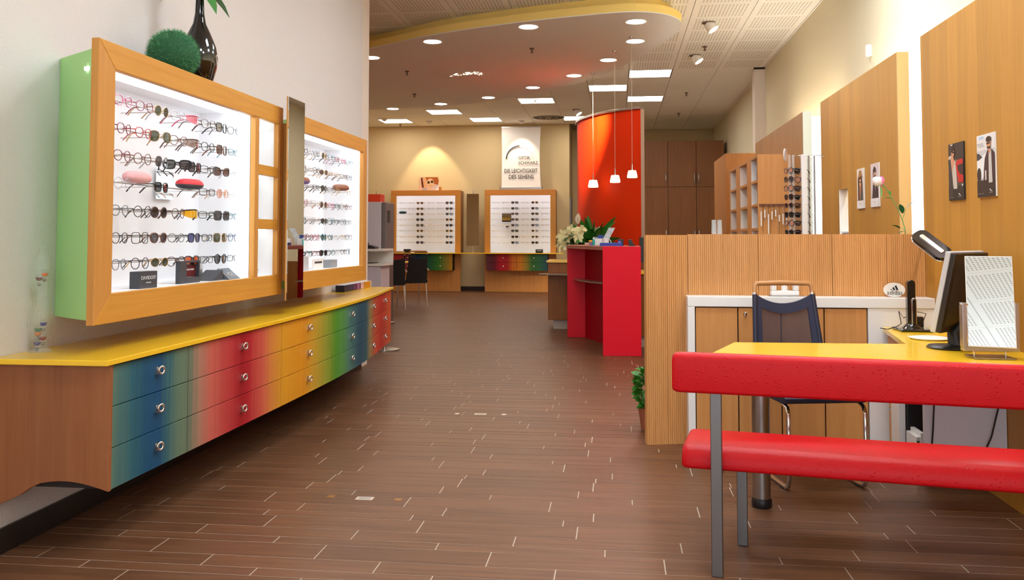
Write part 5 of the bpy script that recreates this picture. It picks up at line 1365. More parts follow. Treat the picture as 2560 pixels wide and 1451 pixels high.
part('flower_stem', MB().tube([pc + Vector((0, 0, .14)), Vector((fp.x + .03, 12.62, fp.z - .22)), Vector((fp.x, 12.6, fp.z))], .005, 6), lil, t)
part('spathe', MB().leaf((fp.x, 12.6, fp.z), (.05, -.1, 1), .15, .085, -.02, n=7, fold=.3), M('white_spathe', (240, 226, 206), .5), t, smooth=80)
part('spadix', MB().tube([(fp.x, 12.59, fp.z + .03), (fp.x, 12.58, fp.z + .085)], .007, 8), M('pale_spadix', (216, 206, 150), .6), t, smooth=60)
# bushy plant behind the partition end
pc = Vector((.20, 5.98, .0013))
t = thing('potted_bush', 'small bright green leafy bush in terracotta pot beside ribbed partition', 'plant', pc)
part('pot', MB().lathe([(.0001, 0), (.05, 0), (.068, .12), (.072, .14), (.064, .14), (.058, .11), (.0001, .11)], 24, pc), M('terracotta', (160, 92, 62), .8), t, smooth=50)
blf = M('bush_leaf', (58, 130, 34), .5, vary=.25, bscale=15)
part('stem', MB().tube([pc + Vector((0, 0, .10)), pc + Vector((.01, 0, .40))], .008, 6), dkl, t)
for q in range(190):
    a = rp.uniform(0, 6.28); z = rp.uniform(.16, .42); rr2 = .015 + .05 * math.sin((z - .12) / .34 * 3.0)
    part('leaf', MB().leaf(pc + Vector((rr2 * math.cos(a), rr2 * math.sin(a), z - .03)), (math.cos(a), math.sin(a), rp.uniform(.3, 1.3)), rp.uniform(.05, .075), .036, rp.uniform(.1, .5), n=3, roll=rp.uniform(-1.2, 1.2)), blf, t, smooth=80)
# ================================================================== REAR CUPBOARDS, SHELVES
yc_ = 19.4
zt = yp(1700, 352, yc_).z; zs_ = yp(1700, 467.5, yc_).z
ex = [yp(p, 460, yc_).x for p in (1598, 1670, 1741, 1811)]
ex[3] = min(ex[3], 2.365)
hx = [yp(p, 460, yc_).x for p in (1665, 1736, 1747)]
hz = [(yp(1700, 460, yc_).z, yp(1700, 434, yc_).z), (yp(1700, 602, yc_).z, yp(1700, 576, yc_).z)]
for i in range(3):
    t = thing('tall_cupboard', 'tall brown cupboard at the dim rear, ' + ['left one partly behind the red wall', 'middle one of three', 'right one against the wall'][i], 'cupboard', ((ex[i] + ex[i + 1]) / 2, yc_, 0), 'tall rear cupboards')
    part('carcass', MB().box(ex[i] + .002, ex[i + 1] - .002, yc_ + .022, yc_ + .6, .0013, zt), walnut, t)
    for k_, (z0, z1) in enumerate(((zs_ + .006, zt - .004), (.06, zs_ - .006))):
        d = part('door', MB().box(ex[i] + .006, ex[i + 1] - .006, yc_, yc_ + .02, z0, z1), walnut, t, .002)
        h_ = hz[k_]; part('handle', MB().tube([(hx[i], yc_ - .001, h_[0]), (hx[i], yc_ - .035, h_[0] + .02), (hx[i], yc_ - .035, h_[1] - .02), (hx[i], yc_ - .001, h_[1])], .012, 8), alu, d, smooth=60)
warm = wood('warm_tall_cabinet', (196, 134, 70), (180, 116, 54), 'z', 0)
t = thing('tall_cabinet', 'tall plain beech cabinet between the brown cupboards and the open shelves', 'cabinet', (1.8, 13.3, 0))
part('body', MB().box(1.51, 2.13, 12.6, 14.05, .0013, 2.45), warm, t, .003)
# open shelves on the far panel
X0 = 1.5; zt = 2.165
t = thing('open_shelves', 'wooden shelf unit with nine white lined pigeonholes behind the spinner', 'shelf', (1.67, 10.9, 0))
ycols = [(9.73, 10.19), (10.49, 11.1), (11.43, 12.03)]
zsep = [xp(1885, p, X0).z for p in (454, 513, 572)]
zsep = [xp(1885, 454, X0).z, xp(1885, 513, X0).z, xp(1885, 572, X0).z, .95, .5]
part('end_board', MB().box(X0, PX - .001, 9.69, 9.715, .0013, zt), beechd, t, .002)
b = MB(); b.box(PX - .03, PX - .001, 9.716, 12.09, .0013, zt - .03); part('back_board', b, white, t)
b = MB(); b.box(X0, PX - .001, 9.716, 12.1, zt - .028, zt); part('top_board', b, beechd, t)
for (a0, a1) in ((9.716, 9.73), (10.19, 10.49), (11.1, 11.43), (12.03, 12.1)):
    part('upright', MB().box(X0, PX - .03, a0, a1, .0013, zt - .029), beechd, t)
for (a0, a1) in ycols:
    for z in zsep: part('shelf_board', MB().box(X0 + .002, PX - .03, a0, a1, z - .022, z + .006), beechd, t)
    part('white_lining', MB().box(X0 + .005, PX - .031, a1 - .008, a1 - .001, .5, zt - .03), white, t)
its = [((9.9, 10.05), zsep[0], .17, (40, 30, 32), 'dark brown box on the near top pigeonhole', 'box'), ((10.06, 10.15), zsep[0], .13, (66, 52, 60), 'plum box on the near top pigeonhole', 'box'),
       ((9.95, 10.08), zsep[1], .16, (58, 72, 52), 'dark green packet on the near middle pigeonhole', 'packet'), ((9.95, 10.1), zsep[2], .14, (150, 150, 170), 'lilac packet on the near lower pigeonhole', 'packet'),
       ((10.75, 10.9), zsep[2], .17, (70, 176, 108), 'bright green packet on the middle lower pigeonhole', 'packet'), ((10.7, 10.8), zsep[1], .12, (214, 216, 196), 'pale packet on the middle pigeonhole', 'packet'),
       ((11.7, 11.8), zsep[0], .10, (90, 80, 130), 'violet packet on the far top pigeonhole', 'packet'), ((11.65, 11.85), zsep[1], .04, (60, 40, 34), 'flat dark packet on the far middle pigeonhole', 'packet')]
for (ya_, yb_), z, h_, c_, ll, cat in its:
    single('shelf_' + cat, MB().box(X0 + .06, X0 + .16, ya_, yb_, z + .0066, z + .0066 + h_), M('item_%d_%d_%d' % c_, c_, .5), ll, cat, (X0 + .1, ya_, z + .0066), 'packets in the pigeonholes', bevel=.004)
# pictures on the tall cabinet edge (dark cards)
cd0 = M('dark_card', (40, 30, 30), .5)
for k_, z in enumerate((1.44, 1.36, 1.28)):
    single('dark_card', MB().box(1.62, 1.70, 12.585, 12.599, z, z + .07), cd0, ['top', 'middle', 'lowest'][k_] + ' of the small dark cards on the tall beech cabinet front', 'card', (1.66, 12.59, z), 'cards on the tall cabinet')
# hook rail with hanging spectacle cords
zh = yp(1930, 513, 9.68).z
t = thing('hook_rail', 'narrow rail of hooks with hanging spectacle cords on the shelf end', 'rail', (1.66, 9.68, zh))
part('rail', MB().box(1.51, 1.80, 9.668, 9.689, zh - .008, zh + .012), M('dark_wood_rail', (104, 56, 34), .5), t)
for q in range(15):
    x = 1.525 + .0188 * q; L_ = rp.uniform(.15, .36)
    cm = [M('cord_silver', (214, 206, 198), .3, metal=.8), M('cord_brown', (96, 58, 40), .5), M('cord_gold', (214, 170, 100), .3, metal=.7)][q % 3]
    part('cord', MB().tube([(x, 9.665, zh), (x + .003, 9.66, zh - L_ * .5), (x + rp.uniform(-.006, .006), 9.662, zh - L_), (x + .007, 9.664, zh - L_ * .5), (x + .006, 9.665, zh)], .0012, 5), cm, t)
    if q % 2 == 0: part('tag', MB().box(x - .006, x + .006, 9.654, 9.657, zh - L_ * rp.uniform(.3, .9) - .018, zh - L_ * .3), white, t)
# spinner
sc_ = Vector((1.60, 7.6, 0)); zt = yp(2000, 390, 7.6).z
t = thing('glasses_spinner', 'tall white and clear rotating glasses stand behind the ribbed partition', 'display stand', (sc_.x, sc_.y, 0))
part('foot', MB().lathe([(.0001, .0013), (.22, .0013), (.22, .02), (.05, .03), (.0001, .03)], 30, sc_), alu, t, smooth=50)
wc_ = yp(1997, 500, 7.6).x
part('white_column', MB().box(wc_ - .021, wc_ + .021, 7.36, 7.40, .03, zt - .01), white, t, .004)
for px in (1975, 1984): xx = yp(px, 500, 7.5).x; part('clear_strip', MB().box(xx - .011, xx + .011, 7.50, 7.505, .6, zt), MATS['clear_acrylic'], t)
for px in (2023, 2037): xx = yp(px, 500, 7.6).x; part('side_pole', MB().tube([(xx, 7.6, .03), (xx, 7.6, zt)], .007, 8), steel, t, smooth=60)
part('clear_back', MB().box(yp(2008, 500, 7.64).x, yp(2020, 500, 7.64).x + .03, 7.66, 7.664, .6, zt - .02), MATS['clear_acrylic'], t)
part('top_ring', MB().tube([(sc_.x + .125 * math.cos(q), sc_.y + .10 * math.sin(q), zt - .004) for q in [2 * math.pi * i / 28 for i in range(28)]], .003, 6, True), alu, t)
lg_ = yp(1963, 388, 7.5)
part('logo_disc', MB().lathe([(.0001, -.004), (.045, -.004), (.045, .004), (.0001, .004)], 24, lg_, 0, Euler((math.radians(90), 0, math.radians(60))).to_matrix() @ Matrix.Diagonal((.75, 1.2, 1))), M('logo_disc_white', (216, 206, 210), .4), t, smooth=40)
part('logo_mark', MB().lathe([(.0001, -.0052), (.026, -.0052), (.026, -.0045), (.0001, -.0045)], 20, lg_ + Vector((0, 0, -.012)), 0, Euler((math.radians(90), 0, math.radians(60))).to_matrix() @ Matrix.Diagonal((.75, 1.2, 1))), M('logo_red', (160, 50, 50), .5), t)
for ri, py in enumerate((425, 447, 469, 491, 512, 535, 556, 579)):
    z = yp(1980, py, 7.45).z
    b = MB(); b.tube([(1.45, 7.46, z - .003), (1.60, 7.50, z - .003)], .002, 5); part('holder', b, rodm, t)
    for k_, (dx, dy, rz) in enumerate(((yp(1971, 500, 7.42).x, 7.42, math.radians(112)), (yp(1985, 500, 7.5).x, 7.50, math.radians(128)))):
        glasses((dx, dy, z), rz, rg.choice(['wayfarer', 'square', 'panto', 'aviator']), rg.choice(['black', 'tortoise', 'black', 'brown']), rg.choice(['black', 'brown', 'black', 'grey', 'rose']),
                '%s column, %s, glasses spinner' % (['left', 'right'][k_], BN[ri]), 'sunglasses on the spinner', True, r=.003, scale=.95)

# ------------------------------------------------------------------ posters
def poster(yl, yr, z0, z1, label, polys, x=PX):
    t = thing('poster', label, 'poster', (x, (yl + yr) / 2, z0))
    part('board', MB().box(x - .008, x - .0006, yr, yl, z0, z1), polys[0], t, .001)
    f = lambda u, v, d: Vector((x - .008 - d, yl + (yr - yl) * u, z0 + (z1 - z0) * v))
    print_panel(t, f, 1, 1, polys[1:])
skin = (214, 150, 110)
poster(5.156, 4.94, 1.479, 1.792, 'dark poster of a man in sunglasses beside a red car', [black,
    ((44, 36, 32), R_(0, 0, 1, 1)), ((130, 108, 92), [(0, .62), (.25, .72), (.6, .70), (1, .62), (1, .5), (0, .5)]), ((92, 78, 68), R_(0, .25, 1, .5)), ((38, 32, 30), R_(0, 0, 1, .25)),
    ((205, 192, 178), [(.02, .78), (.2, .8), (.5, .66), (.58, .2), (.34, .2), (.2, .5), (.08, .5)]), ((52, 46, 46), [(.0, .72), (.16, .74), (.28, .4), (.34, .05), (.1, .05)]), (skin, [(.18, .76), (.34, .78), (.42, .68), (.26, .5)]), (skin, ov(.33, .84, .11, .07)), ((40, 26, 22), ov(.29, .885, .12, .045)), ((26, 20, 20), R_(.3, .825, .46, .848)),
    ((196, 26, 26), [(.5, .64), (.66, .70), (1, .70), (1, .30), (.68, .30), (.58, .48)]), ((40, 26, 26), [(.62, .6), (1, .62), (1, .42), (.82, .44), (.66, .52)]), ((230, 60, 40), [(.56, .60), (.6, .60), (.74, .32), (.70, .30)]), ((206, 200, 196), ov(.95, .25, .05, .02)),
    ((236, 232, 228), [(.68, .115), (.75, .11), (.80, .085), (.86, .07), (.80, .075), (.73, .09)]), ((200, 196, 192), R_(.68, .055, .86, .06)), ((170, 166, 162), R_(.08, .05, .4, .055)), ((226, 224, 222), R_(.22, .965, .36, .985))])
poster(4.762, 4.545, 1.479, 1.795, 'pale poster of a man in a dark jacket before a white car', [white,
    ((206, 204, 204), R_(0, .2, 1, 1)), ((232, 228, 224), R_(0, .75, 1, 1)), ((176, 200, 222), R_(.14, .93, .4, .975)), ((236, 236, 236), [(0, .62), (.3, .66), (.5, .7), (.5, .3), (0, .3)]), ((54, 58, 66), [(0, .71), (.12, .71), (.32, .64), (.1, .60), (0, .6)]), ((40, 34, 34), ov(.12, .36, .12, .12)), ((44, 34, 32), R_(0, 0, 1, .27)),
    ((58, 36, 42), [(.46, .62), (.62, .74), (.86, .74), (1, .68), (1, .25), (.36, .25), (.4, .45)]), ((200, 196, 188), [(.68, .72), (.82, .74), (.86, .22), (.66, .22)]), ((206, 196, 190), R_(.46, .27, .54, .42)), (skin, [(.66, .78), (.8, .78), (.78, .70), (.7, .68)]), (skin, ov(.7, .84, .12, .075)), ((44, 28, 24), ov(.7, .905, .15, .05)), ((24, 18, 18), R_(.58, .83, .78, .852)),
    ((66, 40, 30), [(.6, .79), (.8, .79), (.78, .755), (.64, .755)]), ((236, 232, 228), [(.70, .125), (.77, .12), (.82, .095), (.88, .08), (.82, .085), (.75, .10)]), ((200, 196, 192), R_(.70, .065, .88, .07)), ((170, 166, 162), R_(.08, .055, .4, .06)), ((140, 136, 134), R_(.08, .85, .42, .86)), ((140, 136, 134), R_(.1, .825, .44, .835))])
poster(7.05, 6.86, 1.494, 1.798, 'small portrait card of a woman with long hair and a brown hat', [white,
    ((236, 222, 210), R_(0, 0, 1, 1)), ((84, 50, 30), [(.14, .72), (.3, .8), (.74, .8), (.84, .6), (.86, .2), (.14, .2)]), ((196, 128, 86), [(.4, .6), (.62, .6), (.58, .2), (.42, .2)]), ((222, 164, 128), ov(.5, .64, .14, .1)), ((60, 74, 66), [(.6, .45), (.86, .4), (.88, .2), (.5, .2)]), ((170, 116, 60), [(.1, .74), (.3, .86), (.36, .95), (.66, .95), (.76, .84), (.92, .76), (.6, .80)]), ((40, 26, 22), R_(.38, .645, .64, .672)), ((240, 232, 224), R_(0, 0, 1, .19)), ((170, 160, 150), R_(.4, .10, .6, .12))])
poster(6.68, 6.475, 1.494, 1.807, 'small portrait card of a dark haired man in a dark coat', [white,
    ((226, 206, 204), R_(0, 0, 1, 1)), ((52, 38, 42), [(.2, .3), (.28, .52), (.5, .58), (.78, .52), (.92, .4), (.94, .2), (.16, .2)]), ((206, 196, 200), [(.5, .56), (.62, .56), (.58, .36)]), ((206, 150, 116), ov(.5, .70, .16, .1)), ((38, 28, 30), [(.3, .72), (.32, .86), (.48, .94), (.66, .88), (.72, .72), (.66, .80), (.4, .80)]), ((30, 22, 22), R_(.34, .695, .66, .72)), ((58, 38, 34), [(.36, .65), (.64, .65), (.56, .585), (.44, .585)]), ((240, 232, 228), R_(0, 0, 1, .19)), ((170, 160, 156), R_(.42, .10, .58, .12))])

# ================================================================== RIBBED PARTITION AND LOW CABINET
t = thing('partition', 'chest high partition clad in vertical ribbed beech strips', 'partition', (1.0, 5.6, 0))
def ribbed(A, B, z0, z1, depth, mb, per=.0125):
    A, B = Vector((*A, 0)), Vector((*B, 0)); u = (B - A); L_ = u.length; u.normalize(); n = Vector((u.y, -u.x, 0))
    k_ = max(1, round(L_ / per)); p = L_ / k_; pts = []
    for i in range(k_):
        o = A + u * (p * i)
        pts += [o, o + u * (p * .18) + n * .0, o + u * (p * .25) + n * .0045, o + u * (p * .9) + n * .0045, o + u * (p * .97)]
    pts.append(B); pts += [B - n * depth, A - n * depth]
    return mb.prism([(q.x, q.y) for q in pts], z0, z1)
seam = [.433, .86, 1.30, 1.62, 1.842]
for a, b_ in zip(seam, seam[1:]):
    part('ribbed_panel', ribbed((a + .0012, 5.585), (b_ - .0012, 5.585), .0013, 1.295, .05, MB()), ribwood, t)
W0, W1 = Vector((.172, 5.531)), Vector((.431, 5.585))
for q in range(2):
    a, b_ = W0.lerp(W1, q / 2), W0.lerp(W1, (q + 1) / 2); e = (b_ - a).normalized() * .0008
    part('ribbed_panel', ribbed(a + e, b_ - e, .0013, 1.29, .05, MB()), ribwood, t)
for nm, xx, hh in (('left', .545, 0), ('right', .582, 0)): pass
for nm, px in (('left', 1785), ('right', 1799)):
    c = Vector((yp(px, 580, 5.61).x, 5.61, 1.2956))
    tt = thing('tumbler', nm + ' one of two clear tumblers upside down on the partition', 'glass', c, 'tumblers on the partition')
    part('bowl', MB().lathe([(.0165, 0), (.0145, .088), (.0001, .09), (.0001, .082), (.013, .080), (.0152, 0)], 18, c), acry, tt, smooth=50)
    part('rim_band', MB().lathe([(.0155, .078), (.0148, .0905), (.0001, .0912)], 18, c), MATS['thin_tube_glass'], tt, smooth=50)

yc2 = 5.44
t = thing('low_cabinet', 'low white framed cabinet with four beech doors against the partition', 'cabinet', (1.0, yc2, 0))
pxs = [1739, 1846, 1954, 2062, 2170]
dx_ = [yp(p, 900, yc2).x for p in pxs]
zc1 = .918
xl = yp(1720, 900, yc2).x
part('left_stile', MB().box(xl, dx_[0] - .003, yc2 - .012, 5.578, .0013, zc1 - .061), white, t, .002)
part('top_frame', MB().box(xl, 1.843, yc2 - .012, 5.578, zc1 - .06, zc1), white, t, .003)
part('bottom_rail', MB().box(dx_[0] - .002, 1.843, yc2 - .005, 5.578, .0013, .045), white, t)
part('right_panel', MB().box(dx_[4] + .003, 1.843, yc2 - .006, yc2 + .02, .046, zc1 - .061), white, t)
part('carcass', MB().box(dx_[0], 1.84, yc2 + .021, 5.575, .046, zc1 - .062), darkgap, t)
for i in range(4):
    d = part('door', MB().box(dx_[i] + .0035, dx_[i + 1] - .0035, yc2, yc2 + .02, .05, zc1 - .066), beechd, t, .0015)
    if i == 1:
        kc = yp(1863, 786, yc2); part('key', MB().box(kc.x - .004, kc.x + .004, yc2 - .022, yc2 - .0005, kc.z - .012, kc.z + .014), chrome, d, .002)
        part('lock_ring', MB().lathe([(.0001, 0), (.011, 0), (.011, .004), (.0001, .004)], 16, (kc.x, yc2, kc.z), 0, Matrix.Rotation(math.pi / 2, 3, 'X')), chrome, d, smooth=40)
zl = zc1 + .0006
# oval sign
oc = yp(2235, 718, 5.52)
t = thing('oval_sign', 'white oval sign with three slanted stripes and black lettering on the cabinet ledge', 'sign', (oc.x, 5.52, zl))
rx, rz_ = 24.2 * 5.6 / 2200, 16.8 * 5.6 / 2200
oz = zl + rz_ + .0002
part('plate', MB().lathe([(.0001, -.012), (.92, -.012), (1, -.004), (1, .006), (.0001, .006)], 40, (oc.x, 5.52, oz), 0, Matrix.Diagonal((rx, 1, rz_)) @ Matrix.Rotation(math.pi / 2, 3, 'X')), M('warm_white_sign', (240, 236, 226), .4), t, smooth=50)
sp = 5.6 / 2200; f0 = 5.5075
def sq(pts): return [Vector((oc.x + (px - 2235 + 1.0) * sp * .98, f0, oz - (py - 718) * sp)) for px, py in pts]
lm = MB()
for P in ([(2210.5, 717.5), (2213.5, 715.3), (2215, 718)], [(2215.6, 712.8), (2219.3, 711.2), (2222, 718), (2217.8, 718)], [(2221, 708.8), (2224.8, 707.2), (2229.5, 718), (2225, 718)]):
    lm.extr(sq([(a + 13, b_) for a, b_ in P]), (0, -.0008, 0))
part('stripe_mark', lm, M('black_ink', (18, 16, 20), .5), t)
text('adidas', .037, (oc.x + .0, f0 - .0004, oz - 6.6 * sp), RT, M('grey_ink', (70, 66, 66), .5), t)
# white u-shaped holder + saucer on ledge
hc = yp(1962, 735, 5.5).x
t = thing('white_holder', 'white U shaped plastic holder on the ledge behind the mesh chair', 'holder', (hc, 5.51, zl))
b = MB(); w_ = 32 * sp
b.box(hc - w_, hc + w_, 5.48, 5.545, zl + .006, zl + .034)
part('base', b, white, t, .005)
for sg in (-1, 1):
    part('arm', MB().box(hc + sg * w_ - sg * .032, hc + sg * w_, 5.485, 5.54, zl + .033, zl + .088), white, t, .008)
part('centre_knob', MB().lathe([(.02, 0), (.018, .03), (.0001, .034)], 20, (hc, 5.51, zl + .033)), white, t, smooth=50)
part('foot_plate', MB().box(hc - w_ - .01, hc + w_ + .03, 5.47, 5.55, zl, zl + .005), alu, t, .002)

# ================================================================== YELLOW DESK
t = thing('desk', 'yellow topped L shaped desk on a steel column leg', 'desk', (1.2, 4.4, 0))
zd0, zd1 = .722, .75
part('desk_top', MB().prism([(.345, 3.90), (PX - .002, 3.90), (PX - .002, 5.42), (1.545, 5.42), (1.414, 4.58), (.578, 4.55)], zd0, zd1), yellow, t, .003)
lc = Vector((.672, 4.34, 0))
part('column_leg', MB().lathe([(.042, .045), (.042, zd0 - .002)], 32, lc), steel, t, smooth=40)
part('leg_foot', MB().lathe([(.0001, .0013), (.044, .0013), (.047, .008), (.047, .036), (.043, .044), (.0001, .044)], 32, lc), black, t, smooth=40)
part('leg_collar', MB().lathe([(.0425, zd0 - .012), (.06, zd0 - .010), (.06, zd0 - .001), (.0001, zd0 - .001)], 28, lc), steel, t, smooth=40)
# drawer pedestal under the return
t = thing('drawer_pedestal', 'beech drawer pedestal under the yellow desk return', 'drawers', (1.7, 5.2, 0))
part('carcass', MB().prism([(1.567, 5.12), (1.83, 5.12), (1.83, 5.40), (1.585, 5.40)], .06, .70), beechd, t, .002)
for k_, (z0, z1) in enumerate(((.545, .695), (.385, .54), (.065, .38))):
    d = part('drawer_front', MB().prism([(1.5486, 5.115), (1.5662, 5.115), (1.584, 5.405), (1.566, 5.405)], z0, z1), beechd, t, .002)
    zz = (z0 + z1) / 2 if k_ < 2 else z1 - .08
    part('handle', MB().tube([(1.552, 5.20, zz), (1.530, 5.21, zz), (1.534, 5.285, zz), (1.559, 5.295, zz)], .006, 8), chrome, d, smooth=60)
# under the desk: pc, binders, white panel
t = thing('computer_tower', 'black computer tower standing under the desk', 'computer', (1.62, 4.9, 0))
pcx = yp(2268, 1050, 4.95).x
part('case_body', MB().box(pcx, pcx + .17, 4.97, 5.11, .0013, .44), blackgl, t, .006)
part('front_bezel', MB().box(pcx + .004, pcx + .166, 4.956, 4.969, .004, .437), black, t, .004)
part('white_side', MB().box(pcx - .035, pcx - .002, 4.97, 5.11, .0013, .44), white, t, .002)
for k_, (px, c_, nm, hh) in enumerate(((2291, (36, 104, 60), 'green and white', .25), (2302, (236, 236, 236), 'plain white', .27))):
    xx = yp(px, 1080, 4.82).x
    tt = thing('ring_binder', nm + ' ring binder standing beside the black computer', 'binder', (xx, 4.87, 0), 'binders under the desk')
    part('cover', MB().box(xx - .011, xx + .011, 4.79, 4.95, .0013, hh), white, tt, .002)
    part('spine', MB().box(xx - .009, xx + .004, 4.787, 4.7895, .02, hh - .02), M('spine_' + nm.replace(' ', '_'), c_, .5), tt)
xa, xb = yp(2312, 1050, 4.5).x, 1.842
t = thing('cable_box', 'white panel box with two hanging cables under the desk', 'panel', ((xa + xb) / 2, 4.5, 0))
part('panel', MB().box(xa, PX - .003, 4.50, 4.53, .15, .7215), M('cool_white_panel', (226, 228, 238), .5), t)
part('cable', MB().tube([(xa + .03, 4.48, .71), (xa + .04, 4.475, .55), (xa + .03, 4.48, .35), (xa + .02, 4.485, .22), (xa + .03, 4.497, .17)], .004, 6), black, t, smooth=60)
part('cable', MB().tube([(1.80, 4.46, .71), (1.80, 4.465, .5), (1.76, 4.47, .33), (1.72, 4.485, .22), (1.70, 4.497, .17)], .004, 6), black, t, smooth=60)

# desk lamp
ZT_ = zd1 + .0006
lb = Vector((1.645, 5.22, ZT_))
t = thing('desk_lamp', 'glossy black and chrome desk lamp with a tilted flat head', 'desk lamp', lb)
part('base_plate', MB().box(lb.x - .085, lb.x + .095, 5.13, 5.31, ZT_, ZT_ + .014), blackgl, t, .006)
part('base_hump', MB().lathe([(.0001, .014), (.055, .014), (.03, .04), (.0001, .05)], 24, lb), blackgl, t, smooth=60)
def slab(c, u, v, w, hu, hv, hw, m_, nm, par, r=.35, n=8, lab=None):
    c, u, v, w = Vector(c), Vector(u).normalized(), Vector(v).normalized(), Vector(w).normalized(); pts = []
    for (sx_, sy_, a0) in ((1, 1, 0), (-1, 1, 1), (-1, -1, 2), (1, -1, 3)):
        rr2 = min(hu, hv) * r
        for q in range(n + 1):
            a = (a0 + q / n) * math.pi / 2
            pts.append(c + u * (sx_ * (hu - rr2) + rr2 * math.cos(a)) + v * (sy_ * (hv - rr2) + rr2 * math.sin(a)) - w * hw)
    return part(nm, MB().extr(pts, w * 2 * hw), m_, par, .003, 30, label=lab)
tl = Vector((-.06, 0, 1)).normalized()
slab(lb + Vector((-.005, 0, .155)), (0, 0, 1), (1, 0, 0), (0, 1, 0), .13, .022, .018, blackgl, 'body_column', t, 1)
slab(lb + Vector((.006, -.021, .10)), (0, 0, 1), (1, 0, 0), (0, 1, 0), .085, .014, .003, chrome, 'chrome_trim', t, 1)
slab(lb + Vector((.006, -.026, .10)), (0, 0, 1), (1, 0, 0), (0, 1, 0), .078, .009, .003, blackgl, 'front_inlay', t, 1)
j0 = lb + Vector((-.008, 0, .255)); j1 = yp(2303, 612, 5.2)
for d in (-.008, .008): part('arm_rod', MB().tube([j0 + Vector((d, d, -.05)), j1 + Vector((d, d, 0))], .0035, 8), M('brass_rod', (196, 150, 90), .3, metal=.9), t, smooth=60)
part('head_joint', MB().ell(j1 + Vector((0, 0, .005)), (.014, .014, .022), 14, 10), black, t, smooth=60)
h0, h1 = yp(2297, 592, 5.22), yp(2362, 642, 5.1)
uu = (h1 - h0).normalized(); vv = Vector((.45, .55, .7)); vv = (vv - uu * vv.dot(uu)).normalized(); ww = uu.cross(vv)
hc_ = (h0 + h1) / 2 + Vector((0, 0, .008))
slab(hc_, uu, vv, ww, (h1 - h0).length / 2 + .022, .05, .011, M('chrome_black_shell', (70, 62, 58), .12, metal=.9), 'head_shell', t, .8)
slab(hc_ - ww * .0125 * (1 if ww.z > 0 else -1), uu, vv, ww, (h1 - h0).length / 2 + .026, .054, .003, chrome, 'head_rim', t, .8)
wz = 1 if ww.z > 0 else -1
slab(hc_ + ww * .013 * wz, uu, vv, ww, (h1 - h0).length / 2 - .012, .014, .003, chrome, 'head_stripe', t, .8)
part('power_cord', MB().tube([lb + Vector((.07, .06, .02)), lb + Vector((.10, .07, .09)), lb + Vector((.05, .10, .10)), lb + Vector((-.01, .11, .06)), lb + Vector((-.04, .10, .10)), lb + Vector((-.03, .09, .03)), lb + Vector((-.07, .03, .02)), lb + Vector((-.13, .0, .006)), lb + Vector((-.155, .06, .006))], .0025, 6), black, t, smooth=60)
part('transformer', MB().box(lb.x + .02, lb.x + .075, 5.25, 5.29, ZT_ + .0145, ZT_ + .075), black, t, .005)

# monitor
mb_ = Vector((1.60, 4.42, ZT_))
t = thing('monitor', 'black computer monitor seen from behind with a light grey front edge', 'monitor', mb_)
part('foot', MB().lathe([(.0001, 0), (.098, 0), (.1, .006), (.09, .014), (.03, .02), (.0001, .021)], 36, mb_ + Vector((-.04, 0, 0))), black, t, smooth=40)
wv = Vector((.66, .75, 0)).normalized(); nv = Vector((-.75, .66, 0)).normalized()
up_ = (Vector((0, 0, 1)) - nv * .21).normalized(); nn = wv.cross(up_).normalized()
if nn.dot(nv) < 0: nn = -nn
bl_ = yp(2337, 833, 4.33)
hgt = .385; wid_ = .40
c0 = bl_ + wv * wid_ / 2 + up_ * hgt / 2
part('neck', MB().tube([mb_ + Vector((.0, 0, .012)), mb_ + Vector((-.01, .01, .07)), c0 - up_ * .10 - nn * .06], [.045, .036, .034], 14), black, t, smooth=60)
part('front_frame', MB().obox(c0 + nn * .012, wv * wid_, up_ * hgt, nn * .024), M('silver_grey_bezel', (196, 196, 198), .4), t, .004)
part('screen_glass', MB().obox(c0 + nn * .0246, wv * (wid_ - .03), up_ * (hgt - .04), nn * .001), blackgl, t)
part('rear_shell', MB().obox(c0 - nn * .012, wv * (wid_ - .006), up_ * (hgt - .006), nn * .023), M('warm_black_plastic', (40, 32, 30), .45), t, .006)
bm_ = MB(); K_ = 9; vs = []
for j in range(K_ + 1):
    for i in range(K_ + 1):
        a, b_ = -1 + 2 * i / K_, -1 + 2 * j / K_
        dd = max(0, 1 - abs(a) ** 3) * max(0, 1 - abs(b_) ** 4)
        vs.append(c0 - nn * (.0235 + .036 * dd ** .5) + wv * a * .165 + up_ * b_ * .165)
bm_.add(vs, [(j * 10 + i, (j + 1) * 10 + i, (j + 1) * 10 + i + 1, j * 10 + i + 1) for j in range(K_) for i in range(K_)])
bm_.add([v for v in vs], [(j * 10 + i, j * 10 + i + 1, (j + 1) * 10 + i + 1, (j + 1) * 10 + i) for j in range(K_) for i in range(K_)]) if False else None
rs_ = part('rear_bulge', bm_, MATS['warm_black_plastic'], t, smooth=60)
for q in range(9):
    lw = .13 * math.sqrt(max(.05, 1 - (q / 9) ** 2))
    part('vent_slot', MB().obox(c0 - nn * (.0605 - .0042 * max(0, 2 - q)) + up_ * (.135 - .0105 * q), wv * lw * 1.7, up_ * .004, nn * .004), M('vent_slot_dark', (84, 58, 40), .6), rs_)
part('blue_plug', MB().obox(c0 - nn * .065 - up_ * .075 + wv * .03, wv * .03, up_ * .05, nn * .025), M('vga_blue', (20, 40, 150), .4), t, .004)
sd = Vector((1.60, 4.80, ZT_))
single('keyboard_dish', MB().lathe([(.0001, 0), (.09, 0), (.1, .008), (.09, .01), (.0001, .008)], 30, sd), white, 'flat white dish on the desk behind the monitor', 'dish', sd, smooth=40)

